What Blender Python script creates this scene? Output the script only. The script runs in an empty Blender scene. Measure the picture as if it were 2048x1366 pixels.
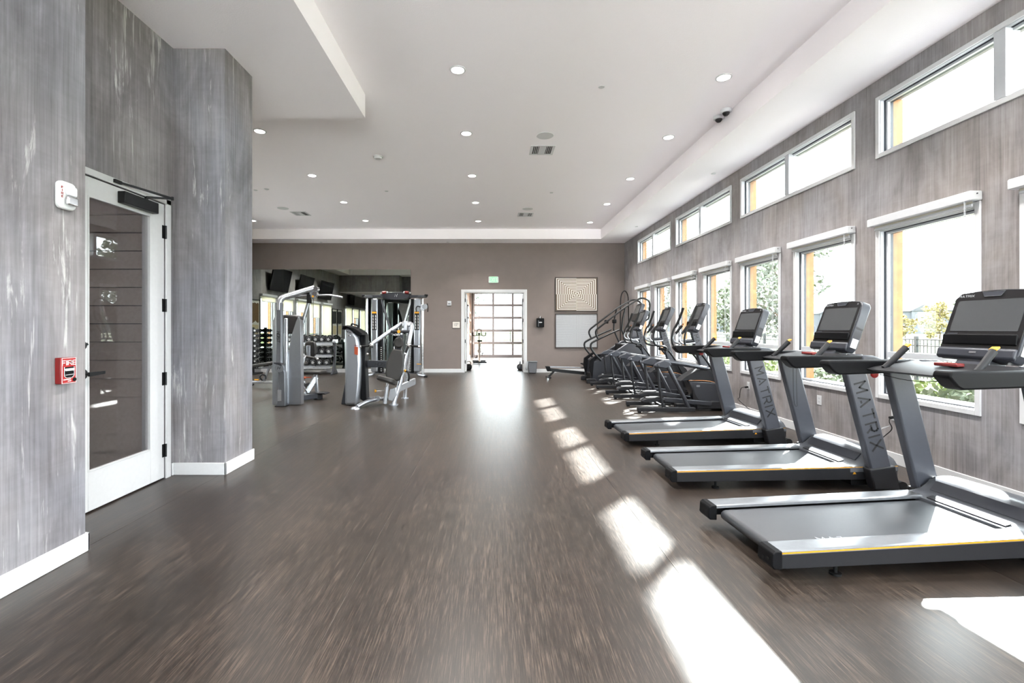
import bpy, math, random
from mathutils import Vector, Matrix
random.seed(7)
R = math.radians
scene = bpy.context.scene
col = scene.collection

# ---------------------------------------------------------------- camera, sky, sun, exposure
HC = 1.40
cam_d = bpy.data.cameras.new('camera')
cam = bpy.data.objects.new('camera', cam_d); col.objects.link(cam)
cam.location = (0, 0, HC); cam.rotation_euler = (R(90), 0, 0)
cam_d.sensor_width = 36.0
cam_d.lens = 915.0 / 2048.0 * 36.0
cam_d.shift_x = 39.0 / 2048.0
cam_d.shift_y = -27.0 / 2048.0
cam_d.clip_start = 0.05; cam_d.clip_end = 400
scene.camera = cam

SKY = 4.2
world = bpy.data.worlds.new('hazy_sky'); scene.world = world
world.use_nodes = True
wn = world.node_tree.nodes; wl = world.node_tree.links
bg = wn['Background']
bg.inputs['Color'].default_value = (0.91, 0.955, 1.0, 1); bg.inputs['Strength'].default_value = SKY

sun_d = bpy.data.lights.new('sun', 'SUN'); sun = bpy.data.objects.new('sun', sun_d); col.objects.link(sun)
sun_d.energy = 29.0; sun_d.angle = R(1.3); sun_d.color = (1.0, 0.975, 0.95)
SUN_DIR = Vector((-1.0, -1.17, -1.09)).normalized()
sun.rotation_euler = SUN_DIR.to_track_quat('-Z', 'Y').to_euler()
sun.location = (14, 16, 15)
LAMP_W = 17.0

vs = scene.view_settings
vs.view_transform = 'Standard'; vs.look = 'None'; vs.gamma = 1.0; vs.use_curve_mapping = False
vs.exposure = 2.0
try:
    cy = scene.cycles
    cy.use_denoising = True; cy.max_bounces = 9; cy.diffuse_bounces = 5; cy.glossy_bounces = 5
    cy.transmission_bounces = 6; cy.transparent_max_bounces = 16
    cy.caustics_reflective = False; cy.caustics_refractive = False
    cy.sample_clamp_indirect = 6.0
except Exception:
    pass

# ---------------------------------------------------------------- materials
MATS = {}
def node(nt, t, **kw):
    n = nt.nodes.new(t)
    for k, v in kw.items():
        if k == 'inp':
            for a, b in v.items(): n.inputs[a].default_value = b
        else: setattr(n, k, v)
    return n
def srgb(r, g, b):
    def f(c):
        c /= 255.0
        return c / 12.92 if c <= 0.04045 else ((c + 0.055) / 1.055) ** 2.4
    return (f(r), f(g), f(b), 1)
def mat(name, color, rough=0.5, metal=0.0, spec=0.5, var=0.0, vscale=30.0, bump=0.0, bscale=200.0, emit=None, coat=0.0):
    """Plain procedural material: a noise varies the colour a little, another one gives fine relief."""
    m = bpy.data.materials.new(name); m.use_nodes = True
    nt = m.node_tree; p = nt.nodes['Principled BSDF']
    p.inputs['Base Color'].default_value = color
    p.inputs['Roughness'].default_value = rough; p.inputs['Metallic'].default_value = metal
    p.inputs['Specular IOR Level'].default_value = spec
    if coat: p.inputs['Coat Weight'].default_value = coat; p.inputs['Coat Roughness'].default_value = 0.12
    if emit:
        p.inputs['Emission Color'].default_value = emit[0]; p.inputs['Emission Strength'].default_value = emit[1]
    tc = node(nt, 'ShaderNodeTexCoord')
    if var:
        n = node(nt, 'ShaderNodeTexNoise', inp={'Scale': vscale, 'Detail': 3.0})
        nt.links.new(tc.outputs['Object'], n.inputs['Vector'])
        mr = node(nt, 'ShaderNodeMapRange', inp={'From Min': 0.3, 'From Max': 0.7, 'To Min': 1 - var, 'To Max': 1 + var})
        nt.links.new(n.outputs['Fac'], mr.inputs['Value'])
        mx = node(nt, 'ShaderNodeMix', data_type='RGBA', blend_type='MULTIPLY', inp={0: 1.0})
        mx.inputs[6].default_value = color
        nt.links.new(mr.outputs[0], mx.inputs[7]); nt.links.new(mx.outputs[2], p.inputs['Base Color'])
    if bump:
        n = node(nt, 'ShaderNodeTexNoise', inp={'Scale': bscale, 'Detail': 2.0})
        nt.links.new(tc.outputs['Object'], n.inputs['Vector'])
        b = node(nt, 'ShaderNodeBump', inp={'Strength': bump, 'Distance': 0.003})
        nt.links.new(n.outputs['Fac'], b.inputs['Height']); nt.links.new(b.outputs[0], p.inputs['Normal'])
    MATS[name] = m
    return m

def mat_streak(name, cols, hs=45.0, vsx=0.55, blotch=1.1, white=0.0, rough=0.55):
    """Weathered limewashed wood wallpaper: vertical streaks, soft blotches, scraped white marks."""
    m = bpy.data.materials.new(name); m.use_nodes = True
    nt = m.node_tree; L = nt.links; p = nt.nodes['Principled BSDF']
    p.inputs['Roughness'].default_value = rough; p.inputs['Specular IOR Level'].default_value = 0.25
    tc = node(nt, 'ShaderNodeTexCoord')
    def noise(scale, sc, detail=4.0, dist=0.0, roughn=0.6):
        mp = node(nt, 'ShaderNodeMapping'); mp.inputs['Scale'].default_value = scale
        L.new(tc.outputs['Object'], mp.inputs['Vector'])
        n = node(nt, 'ShaderNodeTexNoise', inp={'Scale': sc, 'Detail': detail, 'Distortion': dist, 'Roughness': roughn})
        L.new(mp.outputs[0], n.inputs['Vector']); return n.outputs['Fac']
    def math_(op, a, b):
        n = node(nt, 'ShaderNodeMath', operation=op)
        for i, x in enumerate((a, b)):
            if isinstance(x, (int, float)): n.inputs[i].default_value = x
            else: L.new(x, n.inputs[i])
        return n.outputs[0]
    fine = noise((hs, hs, vsx*2.2), 1.0, 6.0, 0.35, 0.68)
    wide = noise((hs * 0.16, hs * 0.16, vsx * 1.5), 1.0, 5.0, 0.9)
    soft = noise((2.2, 2.2, 1.1), blotch, 5.0, 0.8)
    warm = noise((0.9, 0.9, 0.6), 1.0, 3.0, 0.5)
    cross = noise((3.0, 3.0, 16.0), 1.0, 4.0, 0.8)
    s = math_('ADD', math_('MULTIPLY', fine, 0.46), math_('MULTIPLY', wide, 0.26))
    s = math_('ADD', s, math_('MULTIPLY', soft, 0.52)); s = math_('ADD', s, math_('MULTIPLY', cross, 0.10))
    rp = node(nt, 'ShaderNodeValToRGB'); e = rp.color_ramp.elements
    e[0].position = 0.42; e[0].color = cols[0]; e[1].position = 0.94; e[1].color = cols[2]
    k = e.new(0.67); k.color = cols[1]
    L.new(s, rp.inputs[0]); out = rp.outputs[0]
    wr = node(nt, 'ShaderNodeMapRange', inp={'From Min': 0.38, 'From Max': 0.62, 'To Min': 0.0, 'To Max': 1.0}); L.new(warm, wr.inputs['Value'])
    tint = node(nt, 'ShaderNodeMix', data_type='RGBA'); tint.inputs[6].default_value = (0.97, 0.985, 1.03, 1); tint.inputs[7].default_value = (1.02, 0.975, 0.94, 1); L.new(wr.outputs[0], tint.inputs[0])
    tm_ = node(nt, 'ShaderNodeMix', data_type='RGBA', blend_type='MULTIPLY'); tm_.inputs[0].default_value = 1.0; L.new(out, tm_.inputs[6]); L.new(tint.outputs[2], tm_.inputs[7]); out = tm_.outputs[2]
    if white:
        w1 = noise((9.0, 9.0, 1.4), 1.0, 6.0, 0.7, 0.65); w2 = noise((60, 60, 2.0), 1.0, 3.0, 0.2)
        w3 = noise((0.9, 0.9, 0.5), 1.0, 2.0)
        w = math_('MULTIPLY', math_('ADD', math_('ADD', w1, math_('MULTIPLY', w2, 0.45)), math_('MULTIPLY', w3, 0.4)), 1.0)
        mr = node(nt, 'ShaderNodeMapRange', inp={'From Min': 1.045, 'From Max': 1.20, 'To Min': 0.0, 'To Max': white})
        L.new(w, mr.inputs['Value'])
        mx = node(nt, 'ShaderNodeMix', data_type='RGBA'); mx.inputs[7].default_value = (0.86, 0.84, 0.82, 1)
        L.new(mr.outputs[0], mx.inputs[0]); L.new(out, mx.inputs[6]); out = mx.outputs[2]
    L.new(out, p.inputs['Base Color'])
    b = node(nt, 'ShaderNodeBump', inp={'Strength': 0.12, 'Distance': 0.002})
    L.new(fine, b.inputs['Height']); L.new(b.outputs[0], p.inputs['Normal'])
    MATS[name] = m; return m

def mat_floor(name):
    """Printed wood-look sheet vinyl, grain running down the room."""
    m = bpy.data.materials.new(name); m.use_nodes = True
    nt = m.node_tree; L = nt.links; p = nt.nodes['Principled BSDF']
    tc = node(nt, 'ShaderNodeTexCoord')
    def noise(scale, detail, dist=0.0):
        mp = node(nt, 'ShaderNodeMapping'); mp.inputs['Scale'].default_value = scale
        L.new(tc.outputs['Object'], mp.inputs['Vector'])
        n = node(nt, 'ShaderNodeTexNoise', inp={'Scale': 1.0, 'Detail': detail, 'Distortion': dist, 'Roughness': 0.65})
        L.new(mp.outputs[0], n.inputs['Vector']); return n.outputs['Fac']
    fine = noise((190, 6, 1), 4.0); mid = noise((34, 1.3, 1), 4.0, 0.3); soft = noise((1.6, 0.5, 1), 3.0, 0.4)
    a = node(nt, 'ShaderNodeMath', operation='MULTIPLY_ADD'); L.new(mid, a.inputs[0]); a.inputs[1].default_value = 0.30
    b = node(nt, 'ShaderNodeMath', operation='MULTIPLY_ADD'); L.new(fine, b.inputs[0]); b.inputs[1].default_value = 0.85
    c = node(nt, 'ShaderNodeMath', operation='MULTIPLY'); L.new(soft, c.inputs[0]); c.inputs[1].default_value = 0.25
    L.new(c.outputs[0], b.inputs[2]); L.new(b.outputs[0], a.inputs[2])
    rp = node(nt, 'ShaderNodeValToRGB'); e = rp.color_ramp.elements
    e[0].position = 0.52; e[0].color = srgb(25, 21, 18); e[1].position = 0.92; e[1].color = srgb(86, 74, 65)
    k = e.new(0.70); k.color = srgb(37, 31, 27)
    L.new(a.outputs[0], rp.inputs[0]); L.new(rp.outputs[0], p.inputs['Base Color'])
    mr = node(nt, 'ShaderNodeMapRange', inp={'From Min': 0.3, 'From Max': 0.7, 'To Min': 0.29, 'To Max': 0.40})
    L.new(fine, mr.inputs['Value']); L.new(mr.outputs[0], p.inputs['Roughness'])
    p.inputs['Specular IOR Level'].default_value = 0.5
    bp = node(nt, 'ShaderNodeBump', inp={'Strength': 0.10, 'Distance': 0.002}); L.new(fine, bp.inputs['Height'])
    L.new(bp.outputs[0], p.inputs['Normal'])
    MATS[name] = m; return m

def mat_glass(name, tint=(0.93, 0.96, 0.955, 1), refl=1.0, rough=0.0):
    """Thin architectural pane: see-through plus mirror reflection by Fresnel."""
    m = bpy.data.materials.new(name); m.use_nodes = True
    nt = m.node_tree; L = nt.links
    nt.nodes.remove(nt.nodes['Principled BSDF']); out = nt.nodes['Material Output']
    t = node(nt, 'ShaderNodeBsdfTransparent'); t.inputs[0].default_value = tint
    g = node(nt, 'ShaderNodeBsdfGlossy'); g.inputs['Roughness'].default_value = rough
    fr = node(nt, 'ShaderNodeLayerWeight', inp={'Blend': 0.5})
    pw = node(nt, 'ShaderNodeMath', operation='POWER'); L.new(fr.outputs['Facing'], pw.inputs[0]); pw.inputs[1].default_value = 5.0
    sc_ = node(nt, 'ShaderNodeMath', operation='MULTIPLY_ADD'); sc_.inputs[1].default_value = 0.9 * min(1.0, refl); sc_.inputs[2].default_value = 0.035 * refl
    L.new(pw.outputs[0], sc_.inputs[0])
    mx = node(nt, 'ShaderNodeMixShader'); L.new(sc_.outputs[0], mx.inputs[0])
    L.new(t.outputs[0], mx.inputs[1]); L.new(g.outputs[0], mx.inputs[2]); L.new(mx.outputs[0], out.inputs[0])
    MATS[name] = m; return m

mat_streak('paper_left', [srgb(82, 79, 80), srgb(124, 122, 125), srgb(161, 159, 163)], 52, 0.55, 1.2, white=0.6)
mat_streak('paper_right', [srgb(94, 91, 91), srgb(140, 136, 136), srgb(173, 170, 171)], 75, 0.6, 1.4)
mat_floor('vinyl')
mat('taupe', srgb(126, 116, 111), 0.75, spec=0.2, var=0.03, vscale=4, bump=0.15, bscale=90)
mat('ceiling_white', srgb(250, 245, 248), 0.85, spec=0.1, bump=0.45, bscale=70)
mat('trim_white', srgb(202, 202, 203), 0.4, var=0.02)
mat('vinyl_white', srgb(186, 188, 192), 0.35, var=0.015)
mat('shade_white', srgb(196, 197, 200), 0.5, var=0.015)
m_ = mat('shade_fabric', srgb(236, 232, 220), 0.8, spec=0.1, var=0.02)
_p = m_.node_tree.nodes['Principled BSDF']; _t = node(m_.node_tree, 'ShaderNodeBsdfTranslucent'); _t.inputs[0].default_value = (0.75, 0.72, 0.62, 1)
_x = node(m_.node_tree, 'ShaderNodeMixShader'); _x.inputs[0].default_value = 0.55
m_.node_tree.links.new(_p.outputs[0], _x.inputs[1]); m_.node_tree.links.new(_t.outputs[0], _x.inputs[2]); m_.node_tree.links.new(_x.outputs[0], m_.node_tree.nodes['Material Output'].inputs[0])
mat('gasket', srgb(28, 33, 42), 0.5)
mat('cedar', srgb(136, 92, 42), 0.55, var=0.22, vscale=9)
mat('black_metal', srgb(15, 15, 17), 0.42, spec=0.3, var=0.05)
mat('black_plastic', srgb(16, 16, 18), 0.46, spec=0.1, var=0.06, bump=0.1, bscale=500)
mat('charcoal', srgb(52, 54, 61), 0.36, spec=0.4, var=0.04)
mat('charcoal_soft', srgb(30, 30, 33), 0.5, spec=0.25, var=0.05, bump=0.1, bscale=400)
mat('graphite', srgb(54, 55, 60), 0.34, metal=0.4, var=0.03)
mat('hood_plastic', srgb(84, 86, 91), 0.24, spec=0.6, var=0.02)
mat('frame_alu', srgb(146, 146, 152), 0.4, metal=0.3, var=0.02)
mat('upright_paint', srgb(67, 69, 76), 0.36, spec=0.4, var=0.03)
mat('steel_grey', srgb(104, 106, 111), 0.34, metal=0.5, var=0.03)
mat('alu', srgb(150, 152, 156), 0.3, metal=0.85, var=0.04)
mat('silver', srgb(164, 167, 173), 0.28, metal=0.85, var=0.02)
mat('silver_light', srgb(188, 190, 195), 0.27, metal=0.78, var=0.02)
mat('chrome', srgb(225, 226, 228), 0.12, metal=1.0, var=0.01)
mat('belt', srgb(50, 52, 56), 0.30, spec=0.6, var=0.10, vscale=60, bump=0.2, bscale=700)
mat('screen', srgb(66, 68, 70), 0.22, spec=0.5, var=0.01)  # grey of the reflected surroundings put into the screen colour
mat('bezel', srgb(26, 25, 27), 0.35, spec=0.3, var=0.02)
mat('vinyl_pad', srgb(30, 27, 25), 0.5, var=0.08, bump=0.15, bscale=300)
mat('yellow', srgb(204, 142, 20), 0.45, var=0.05)
mat('bronze', srgb(142, 92, 50), 0.35, metal=0.5, var=0.05)
mat('red', srgb(156, 24, 22), 0.35, var=0.05)
mat('red_dark', srgb(112, 18, 17), 0.35, var=0.05)
mat('white_print', srgb(208, 208, 208), 0.5, var=0.01)
mat('grey_print', srgb(150, 152, 156), 0.5, var=0.01)
mat('dark_print', srgb(12, 12, 15), 0.6, var=0.02)
mat('rubber', srgb(14, 14, 15), 0.7, spec=0.25, var=0.08, bump=0.15, bscale=300)
mat('orange', srgb(150, 62, 26), 0.45, var=0.05)
mat('green_lit', srgb(120, 205, 140), 0.4, emit=(srgb(110, 214, 130), 0.35), var=0.02)
mat('lamp', srgb(255, 252, 245), 0.5, emit=((1.0, 0.965, 0.91, 1), 6.0), var=0.005)
mat_glass('glass'); mat_glass('glass_door', (0.86, 0.85, 0.85, 1), 1.6)
m_ = mat('mirror', srgb(196, 204, 198), 0.01, metal=1.0, var=0.004, vscale=1.0)

# ---------------------------------------------------------------- mesh helpers
class MB:
    def __init__(s): s.v = []; s.f = []
    def add(s, vs_, fs):
        o = len(s.v); s.v += [tuple(a) for a in vs_]; s.f += [tuple(i + o for i in f) for f in fs]; return s
    def box(s, x0, x1, y0, y1, z0, z1):
        return s.add([(x0,y0,z0),(x1,y0,z0),(x1,y1,z0),(x0,y1,z0),(x0,y0,z1),(x1,y0,z1),(x1,y1,z1),(x0,y1,z1)],
                     [(0,3,2,1),(4,5,6,7),(0,1,5,4),(1,2,6,5),(2,3,7,6),(3,0,4,7)])
    def bar(s, p, q, w, h, up=(0, 0, 1), w2=None, h2=None):
        """box from p to q, w wide sideways, h along 'up'."""
        p = Vector(p); q = Vector(q); d = (q - p).normalized(); u = Vector(up)
        sd = d.cross(u)
        if sd.length < 1e-4: sd = d.cross(Vector((1, 0, 0)))
        sd.normalize(); u = sd.cross(d).normalized()
        w2 = w if w2 is None else w2; h2 = h if h2 is None else h2
        vs_ = []
        for c, a, b in ((p, w, h), (q, w2, h2)):
            vs_ += [c - sd*a/2 - u*b/2, c + sd*a/2 - u*b/2, c + sd*a/2 + u*b/2, c - sd*a/2 + u*b/2]
        return s.add(vs_, [(0,1,2,3),(7,6,5,4),(0,4,5,1),(1,5,6,2),(2,6,7,3),(3,7,4,0)])
    def tube(s, pts, r, n=10, closed=False, sx=1.0):
        pts = [Vector(p) for p in pts]; m = len(pts)
        rr = r if isinstance(r, (list, tuple)) else [r] * m
        t0 = (pts[1] - pts[0]).normalized()
        ref = Vector((0, 0, 1)) if abs(t0.z) < 0.9 else Vector((0, 1, 0))
        nrm = t0.cross(ref).normalized(); rings = []
        for i in range(m):
            a = pts[i - 1] if (i > 0 or closed) else pts[i]
            b = pts[(i + 1) % m] if (i < m - 1 or closed) else pts[i]
            t = (b - a).normalized()
            nrm = (nrm - t * nrm.dot(t)).normalized(); bn = t.cross(nrm)
            rings.append([pts[i] + nrm * (rr[i] * sx * math.cos(2*math.pi*k/n)) + bn * (rr[i] * math.sin(2*math.pi*k/n)) for k in range(n)])
        vs_ = [p for rg in rings for p in rg]; fs = []
        last = m if closed else m - 1
        for i in range(last):
            j = (i + 1) % m
            for k in range(n):
                k2 = (k + 1) % n
                fs.append((i*n + k, i*n + k2, j*n + k2, j*n + k))
        if not closed:
            fs.append(tuple(range(n - 1, -1, -1))); fs.append(tuple((m - 1)*n + k for k in range(n)))
        return s.add(vs_, fs)
    def cyl(s, p, q, r, n=16, r2=None):
        return s.tube([p, q], [r, r if r2 is None else r2], n)
    def lathe(s, prof, n=20, c=(0, 0, 0), axis='z'):
        vs_ = []; fs = []; m = len(prof)
        for r, z in prof:
            for k in range(n):
                a = 2*math.pi*k/n; x, y = r*math.cos(a), r*math.sin(a)
                p = (x, y, z) if axis == 'z' else ((z, x, y) if axis == 'x' else (y, z, x))
                vs_.append((p[0]+c[0], p[1]+c[1], p[2]+c[2]))
        for i in range(m - 1):
            for k in range(n):
                k2 = (k + 1) % n; fs.append((i*n+k, i*n+k2, (i+1)*n+k2, (i+1)*n+k))
        if prof[0][0] > 1e-5: fs.append(tuple(range(n - 1, -1, -1)))
        if prof[-1][0] > 1e-5: fs.append(tuple((m-1)*n + k for k in range(n)))
        return s.add(vs_, fs)
    def prism(s, poly, a0, a1, plane='xz'):
        """2-D outline extruded: 'xz' along y, 'yz' along x, 'xy' along z."""
        def P(u, w, a): return {'xz': (u, a, w), 'yz': (a, u, w), 'xy': (u, w, a)}[plane]
        n = len(poly)
        area = sum(poly[i][0]*poly[(i+1) % n][1] - poly[(i+1) % n][0]*poly[i][1] for i in range(n))
        if (area < 0) != (plane == 'xz'): poly = poly[::-1]
        vs_ = [P(u, w, a0) for u, w in poly] + [P(u, w, a1) for u, w in poly]
        fs = [tuple(range(n - 1, -1, -1)), tuple(range(n, 2*n))]
        fs += [(i, (i+1) % n, n + (i+1) % n, n + i) for i in range(n)]
        return s.add(vs_, fs)
    def sphere(s, c, r, n=16, m=10, sx=1, sy=1, sz=1):
        vs_ = [(c[0], c[1], c[2] - r*sz)]; fs = []
        for i in range(1, m):
            a = -math.pi/2 + math.pi*i/m
            for k in range(n):
                b = 2*math.pi*k/n
                vs_.append((c[0]+r*sx*math.cos(a)*math.cos(b), c[1]+r*sy*math.cos(a)*math.sin(b), c[2]+r*sz*math.sin(a)))
        vs_.append((c[0], c[1], c[2] + r*sz)); t = len(vs_) - 1
        for k in range(n):
            k2 = (k+1) % n
            fs.append((0, 1+k2, 1+k)); fs.append((t, 1+(m-2)*n+k, 1+(m-2)*n+k2))
            for i in range(m - 2): fs.append((1+i*n+k, 1+i*n+k2, 1+(i+1)*n+k2, 1+(i+1)*n+k))
        return s.add(vs_, fs)
    def xf(s, M):
        s.v = [tuple(M @ Vector(p)) for p in s.v]; return s
    def fn(s, g): s.v = [tuple(g(*p)) for p in s.v]; return s
    def join(s, o): return s.add(o.v, o.f)
    def build(s, name, m, parent=None, bevel=0.0, seg=2, ang=35, loc=None):
        me = bpy.data.meshes.new(name); me.from_pydata(s.v, [], s.f); me.validate(); me.update()
        me.materials.append(MATS[m] if isinstance(m, str) else m)
        for p in me.polygons: p.use_smooth = True
        me.set_sharp_from_angle(angle=R(ang))
        o = bpy.data.objects.new(name, me); col.objects.link(o)
        if parent is not None: o.parent = parent
        if loc: o.location = loc
        if bevel:
            b = o.modifiers.new('soft_edges', 'BEVEL'); b.width = bevel; b.segments = seg
            b.limit_method = 'ANGLE'; b.angle_limit = R(40)
        return o

def fillet(pts, r, n=5):
    """polyline with rounded corners."""
    pts = [Vector(p) for p in pts]; out = [pts[0]]
    for i in range(1, len(pts) - 1):
        a, b, c = pts[i-1], pts[i], pts[i+1]
        d1 = a - b; d2 = c - b; q = min(r, d1.length*0.48, d2.length*0.48)
        p1 = b + d1.normalized()*q; p2 = b + d2.normalized()*q
        for k in range(n + 1):
            t = k / n; out.append(p1*(1-t)**2 + b*2*t*(1-t) + p2*t*t)
    out.append(pts[-1]); return out
def smooth(pts, n=6):
    """Catmull-Rom through the points."""
    P = [Vector(p) for p in pts]; P = [P[0]*2 - P[1]] + P + [P[-1]*2 - P[-2]]; out = []
    for i in range(1, len(P) - 2):
        a, b, c, d = P[i-1:i+3]
        for k in range(n):
            t = k / n
            out.append(0.5*((2*b) + (c-a)*t + (2*a-5*b+4*c-d)*t*t + (3*b-a-3*c+d)*t**3))
    out.append(P[-2]); return out
def rrect(x0, x1, z0, z1, r, n=4):
    out = []
    for cx, cz, a0 in ((x1-r, z1-r, 0), (x0+r, z1-r, 90), (x0+r, z0+r, 180), (x1-r, z0+r, 270)):
        for k in range(n + 1):
            a = R(a0 + 90*k/n); out.append((cx + r*math.cos(a), cz + r*math.sin(a)))
    return out

def tag(o, label=None, cat=None, group=None, kind=None):
    if label: o['label'] = label
    if cat: o['category'] = cat
    if group: o['group'] = group
    if kind: o['kind'] = kind
    return o
def thing(name, label, cat, loc=(0, 0, 0), rz=0.0, group=None, kind=None):
    o = bpy.data.objects.new(name, None); col.objects.link(o)
    o.location = loc; o.rotation_euler = (0, 0, rz); o.empty_display_size = 0.1
    return tag(o, label, cat, group, kind)
def copy_tree(o, parent=None):
    c = o.copy(); col.objects.link(c)
    if parent is not None: c.parent = parent
    for ch in o.children: copy_tree(ch, c)
    return c
def dup(o, label, loc=None, rz=None):
    c = copy_tree(o); c['label'] = label
    if loc is not None: c.location = loc
    if rz is not None: c.rotation_euler = (0, 0, rz)
    return c

# lettering as flat raised strokes (x right, y up, unit height 1)
STROKES = {
 'M': (1.05, [((0,0),(0.0,1)), ((0.0,1),(0.5,0.35)), ((0.5,0.35),(1.0,1)), ((1.0,1),(1.0,0))]),
 'A': (1.05, [((0,0),(0.5,1)), ((0.5,1),(1.0,0)), ((0.42,0.16),(0.58,0.16))]),
 'T': (0.95, [((0,1),(0.95,1)), ((0.475,1),(0.475,0))]),
 'R': (0.9, [((0,0),(0,1)), ((0,1),(0.75,1)), ((0.75,1),(0.9,0.85)), ((0.9,0.85),(0.9,0.62)), ((0.9,0.62),(0.75,0.45)), ((0.75,0.45),(0.25,0.45)), ((0.5,0.45),(0.9,0))]),
 'I': (0.1, [((0.05,0),(0.05,1))]),
 'X': (0.95, [((0,0),(0.95,1)), ((0,1),(0.95,0))]),
 'H': (0.85, [((0,0),(0,1)), ((0.85,0),(0.85,1)), ((0,0.5),(0.85,0.5))]),
 'O': (0.9, [((0,0),(0,1)), ((0,1),(0.9,1)), ((0.9,1),(0.9,0)), ((0.9,0),(0,0))]),
 'S': (0.8, [((0.8,1),(0,1)), ((0,1),(0,0.5)), ((0,0.5),(0.8,0.5)), ((0.8,0.5),(0.8,0)), ((0.8,0),(0,0))]),
 'E': (0.75, [((0,0),(0,1)), ((0,1),(0.75,1)), ((0,0.5),(0.65,0.5)), ((0,0),(0.75,0))]),
 'F': (0.75, [((0,0),(0,1)), ((0,1),(0.75,1)), ((0,0.5),(0.65,0.5))]),
 'C': (0.85, [((0.85,1),(0,1)), ((0,1),(0,0)), ((0,0),(0.85,0))]),
 'D': (0.85, [((0,0),(0,1)), ((0,1),(0.6,1)), ((0.6,1),(0.85,0.75)), ((0.85,0.75),(0.85,0.25)), ((0.85,0.25),(0.6,0)), ((0.6,0),(0,0))]),
 'P': (0.8, [((0,0),(0,1)), ((0,1),(0.8,1)), ((0.8,1),(0.8,0.45)), ((0.8,0.45),(0,0.45))]),
 'N': (0.85, [((0,0),(0,1)), ((0,1),(0.85,0)), ((0.85,0),(0.85,1))]),
 'U': (0.85, [((0,1),(0,0)), ((0,0),(0.85,0)), ((0.85,0),(0.85,1))]),
 'L': (0.75, [((0,1),(0,0)), ((0,0),(0.75,0))]),
 'Y': (0.9, [((0,1),(0.45,0.5)), ((0.9,1),(0.45,0.5)), ((0.45,0.5),(0.45,0))]),
 'V': (0.9, [((0,1),(0.45,0)), ((0.9,1),(0.45,0))]),
 'W': (1.2, [((0,1),(0.3,0)), ((0.3,0),(0.6,0.9)), ((0.6,0.9),(0.9,0)), ((0.9,0),(1.2,1))]),
 ' ': (0.6, []),
}
def lettering(text, h, O, ex, ey, th=0.16, gap=0.32, slant=0.0, depth=0.0012, sx=1.0):
    """strokes of a word; O lower-left corner, ex reading direction, ey up; returns an MB."""
    O = Vector(O); ex = Vector(ex).normalized(); ey = Vector(ey).normalized(); nz = ex.cross(ey)
    mb = MB(); x = 0.0
    for ch in text:
        w, st = STROKES[ch]
        for (a, b), (c, d) in st:
            P = O + ex*((x + a*sx + slant*b)*h) + ey*(b*h); Q = O + ex*((x + c*sx + slant*d)*h) + ey*(d*h)
            dd = (Q - P).normalized()*(th*h*0.42)
            mb.bar(P - dd + nz*depth/2, Q + dd + nz*depth/2, th*h, depth, up=nz)
        x += w*sx + gap
    return mb, (x - gap)*h

# ---------------------------------------------------------------- the room shell
XR, XRO, YB, XL, YS = 4.15, 4.36, 14.39, -7.8, -6.0
ZS, ZT = 4.07, 4.37
NEARX, DOORX = -2.555, -3.05
def hole_wall(axis, a0, a1, u0, u1, z0, z1, holes):
    """slab with rectangular holes; axis 'x': a = x range, u = y; axis 'y': a = y range, u = x."""
    us = sorted({u0, u1} | {h[0] for h in holes} | {h[1] for h in holes})
    zs = sorted({z0, z1} | {h[2] for h in holes} | {h[3] for h in holes})
    def solid(i, j):
        if i < 0 or j < 0 or i >= len(us)-1 or j >= len(zs)-1: return False
        cu = (us[i]+us[i+1])/2; cz = (zs[j]+zs[j+1])/2
        return not any(h[0] < cu < h[1] and h[2] < cz < h[3] for h in holes)
    def P(a, u, z): return (a, u, z) if axis == 'x' else (u, a, z)
    mb = MB()
    for i in range(len(us)-1):
        for j in range(len(zs)-1):
            if not solid(i, j): continue
            ua, ub, za, zb = us[i], us[i+1], zs[j], zs[j+1]
            for a in (a0, a1): mb.add([P(a,ua,za),P(a,ub,za),P(a,ub,zb),P(a,ua,zb)], [(0,1,2,3)])
            if not solid(i-1, j): mb.add([P(a0,ua,za),P(a1,ua,za),P(a1,ua,zb),P(a0,ua,zb)], [(0,1,2,3)])
            if not solid(i+1, j): mb.add([P(a0,ub,za),P(a1,ub,za),P(a1,ub,zb),P(a0,ub,zb)], [(0,1,2,3)])
            if not solid(i, j-1): mb.add([P(a0,ua,za),P(a1,ua,za),P(a1,ub,za),P(a0,ub,za)], [(0,1,2,3)])
            if not solid(i, j+1): mb.add([P(a0,ua,zb),P(a1,ua,zb),P(a1,ub,zb),P(a0,ub,zb)], [(0,1,2,3)])
    return mb
def struct(name, mb, m, label, cat, parent=None, bevel=0.0):
    o = mb.build(name, m, parent, bevel)
    if parent is None: tag(o, label, cat, kind='structure')
    return o
def ring(mb, axis, a0, a1, u0, u1, z0, z1, w):
    """rectangular frame of width w inside the given outline."""
    def B(ua, ub, za, zb):
        mb.box(a0, a1, ua, ub, za, zb) if axis == 'x' else mb.box(ua, ub, a0, a1, za, zb)
    B(u0, u0+w, z0, z1); B(u1-w, u1, z0, z1); B(u0+w, u1-w, z0, z0+w); B(u0+w, u1-w, z1-w, z1)
    return mb

# floor: sheet vinyl in long rolls with welded seams
floor = struct('floor', MB().box(XL-0.1, XRO, YS, 21.9, -0.12, -0.004), mat('weld', srgb(150, 143, 136), 0.5, var=0.03), 'brown-grey wood-look vinyl floor of the gym', 'floor')
xs = [XL] + [x for x in (1.065 + 1.83*k for k in range(-6, 3)) if XL < x < XR] + [XR]
for i in range(len(xs)-1):
    o = MB().box(xs[i] + (0.0012 if i else 0), xs[i+1] - 0.0012, YS, 21.75, -0.004, 0.0).build('vinyl_sheet', 'vinyl', floor)

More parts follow.
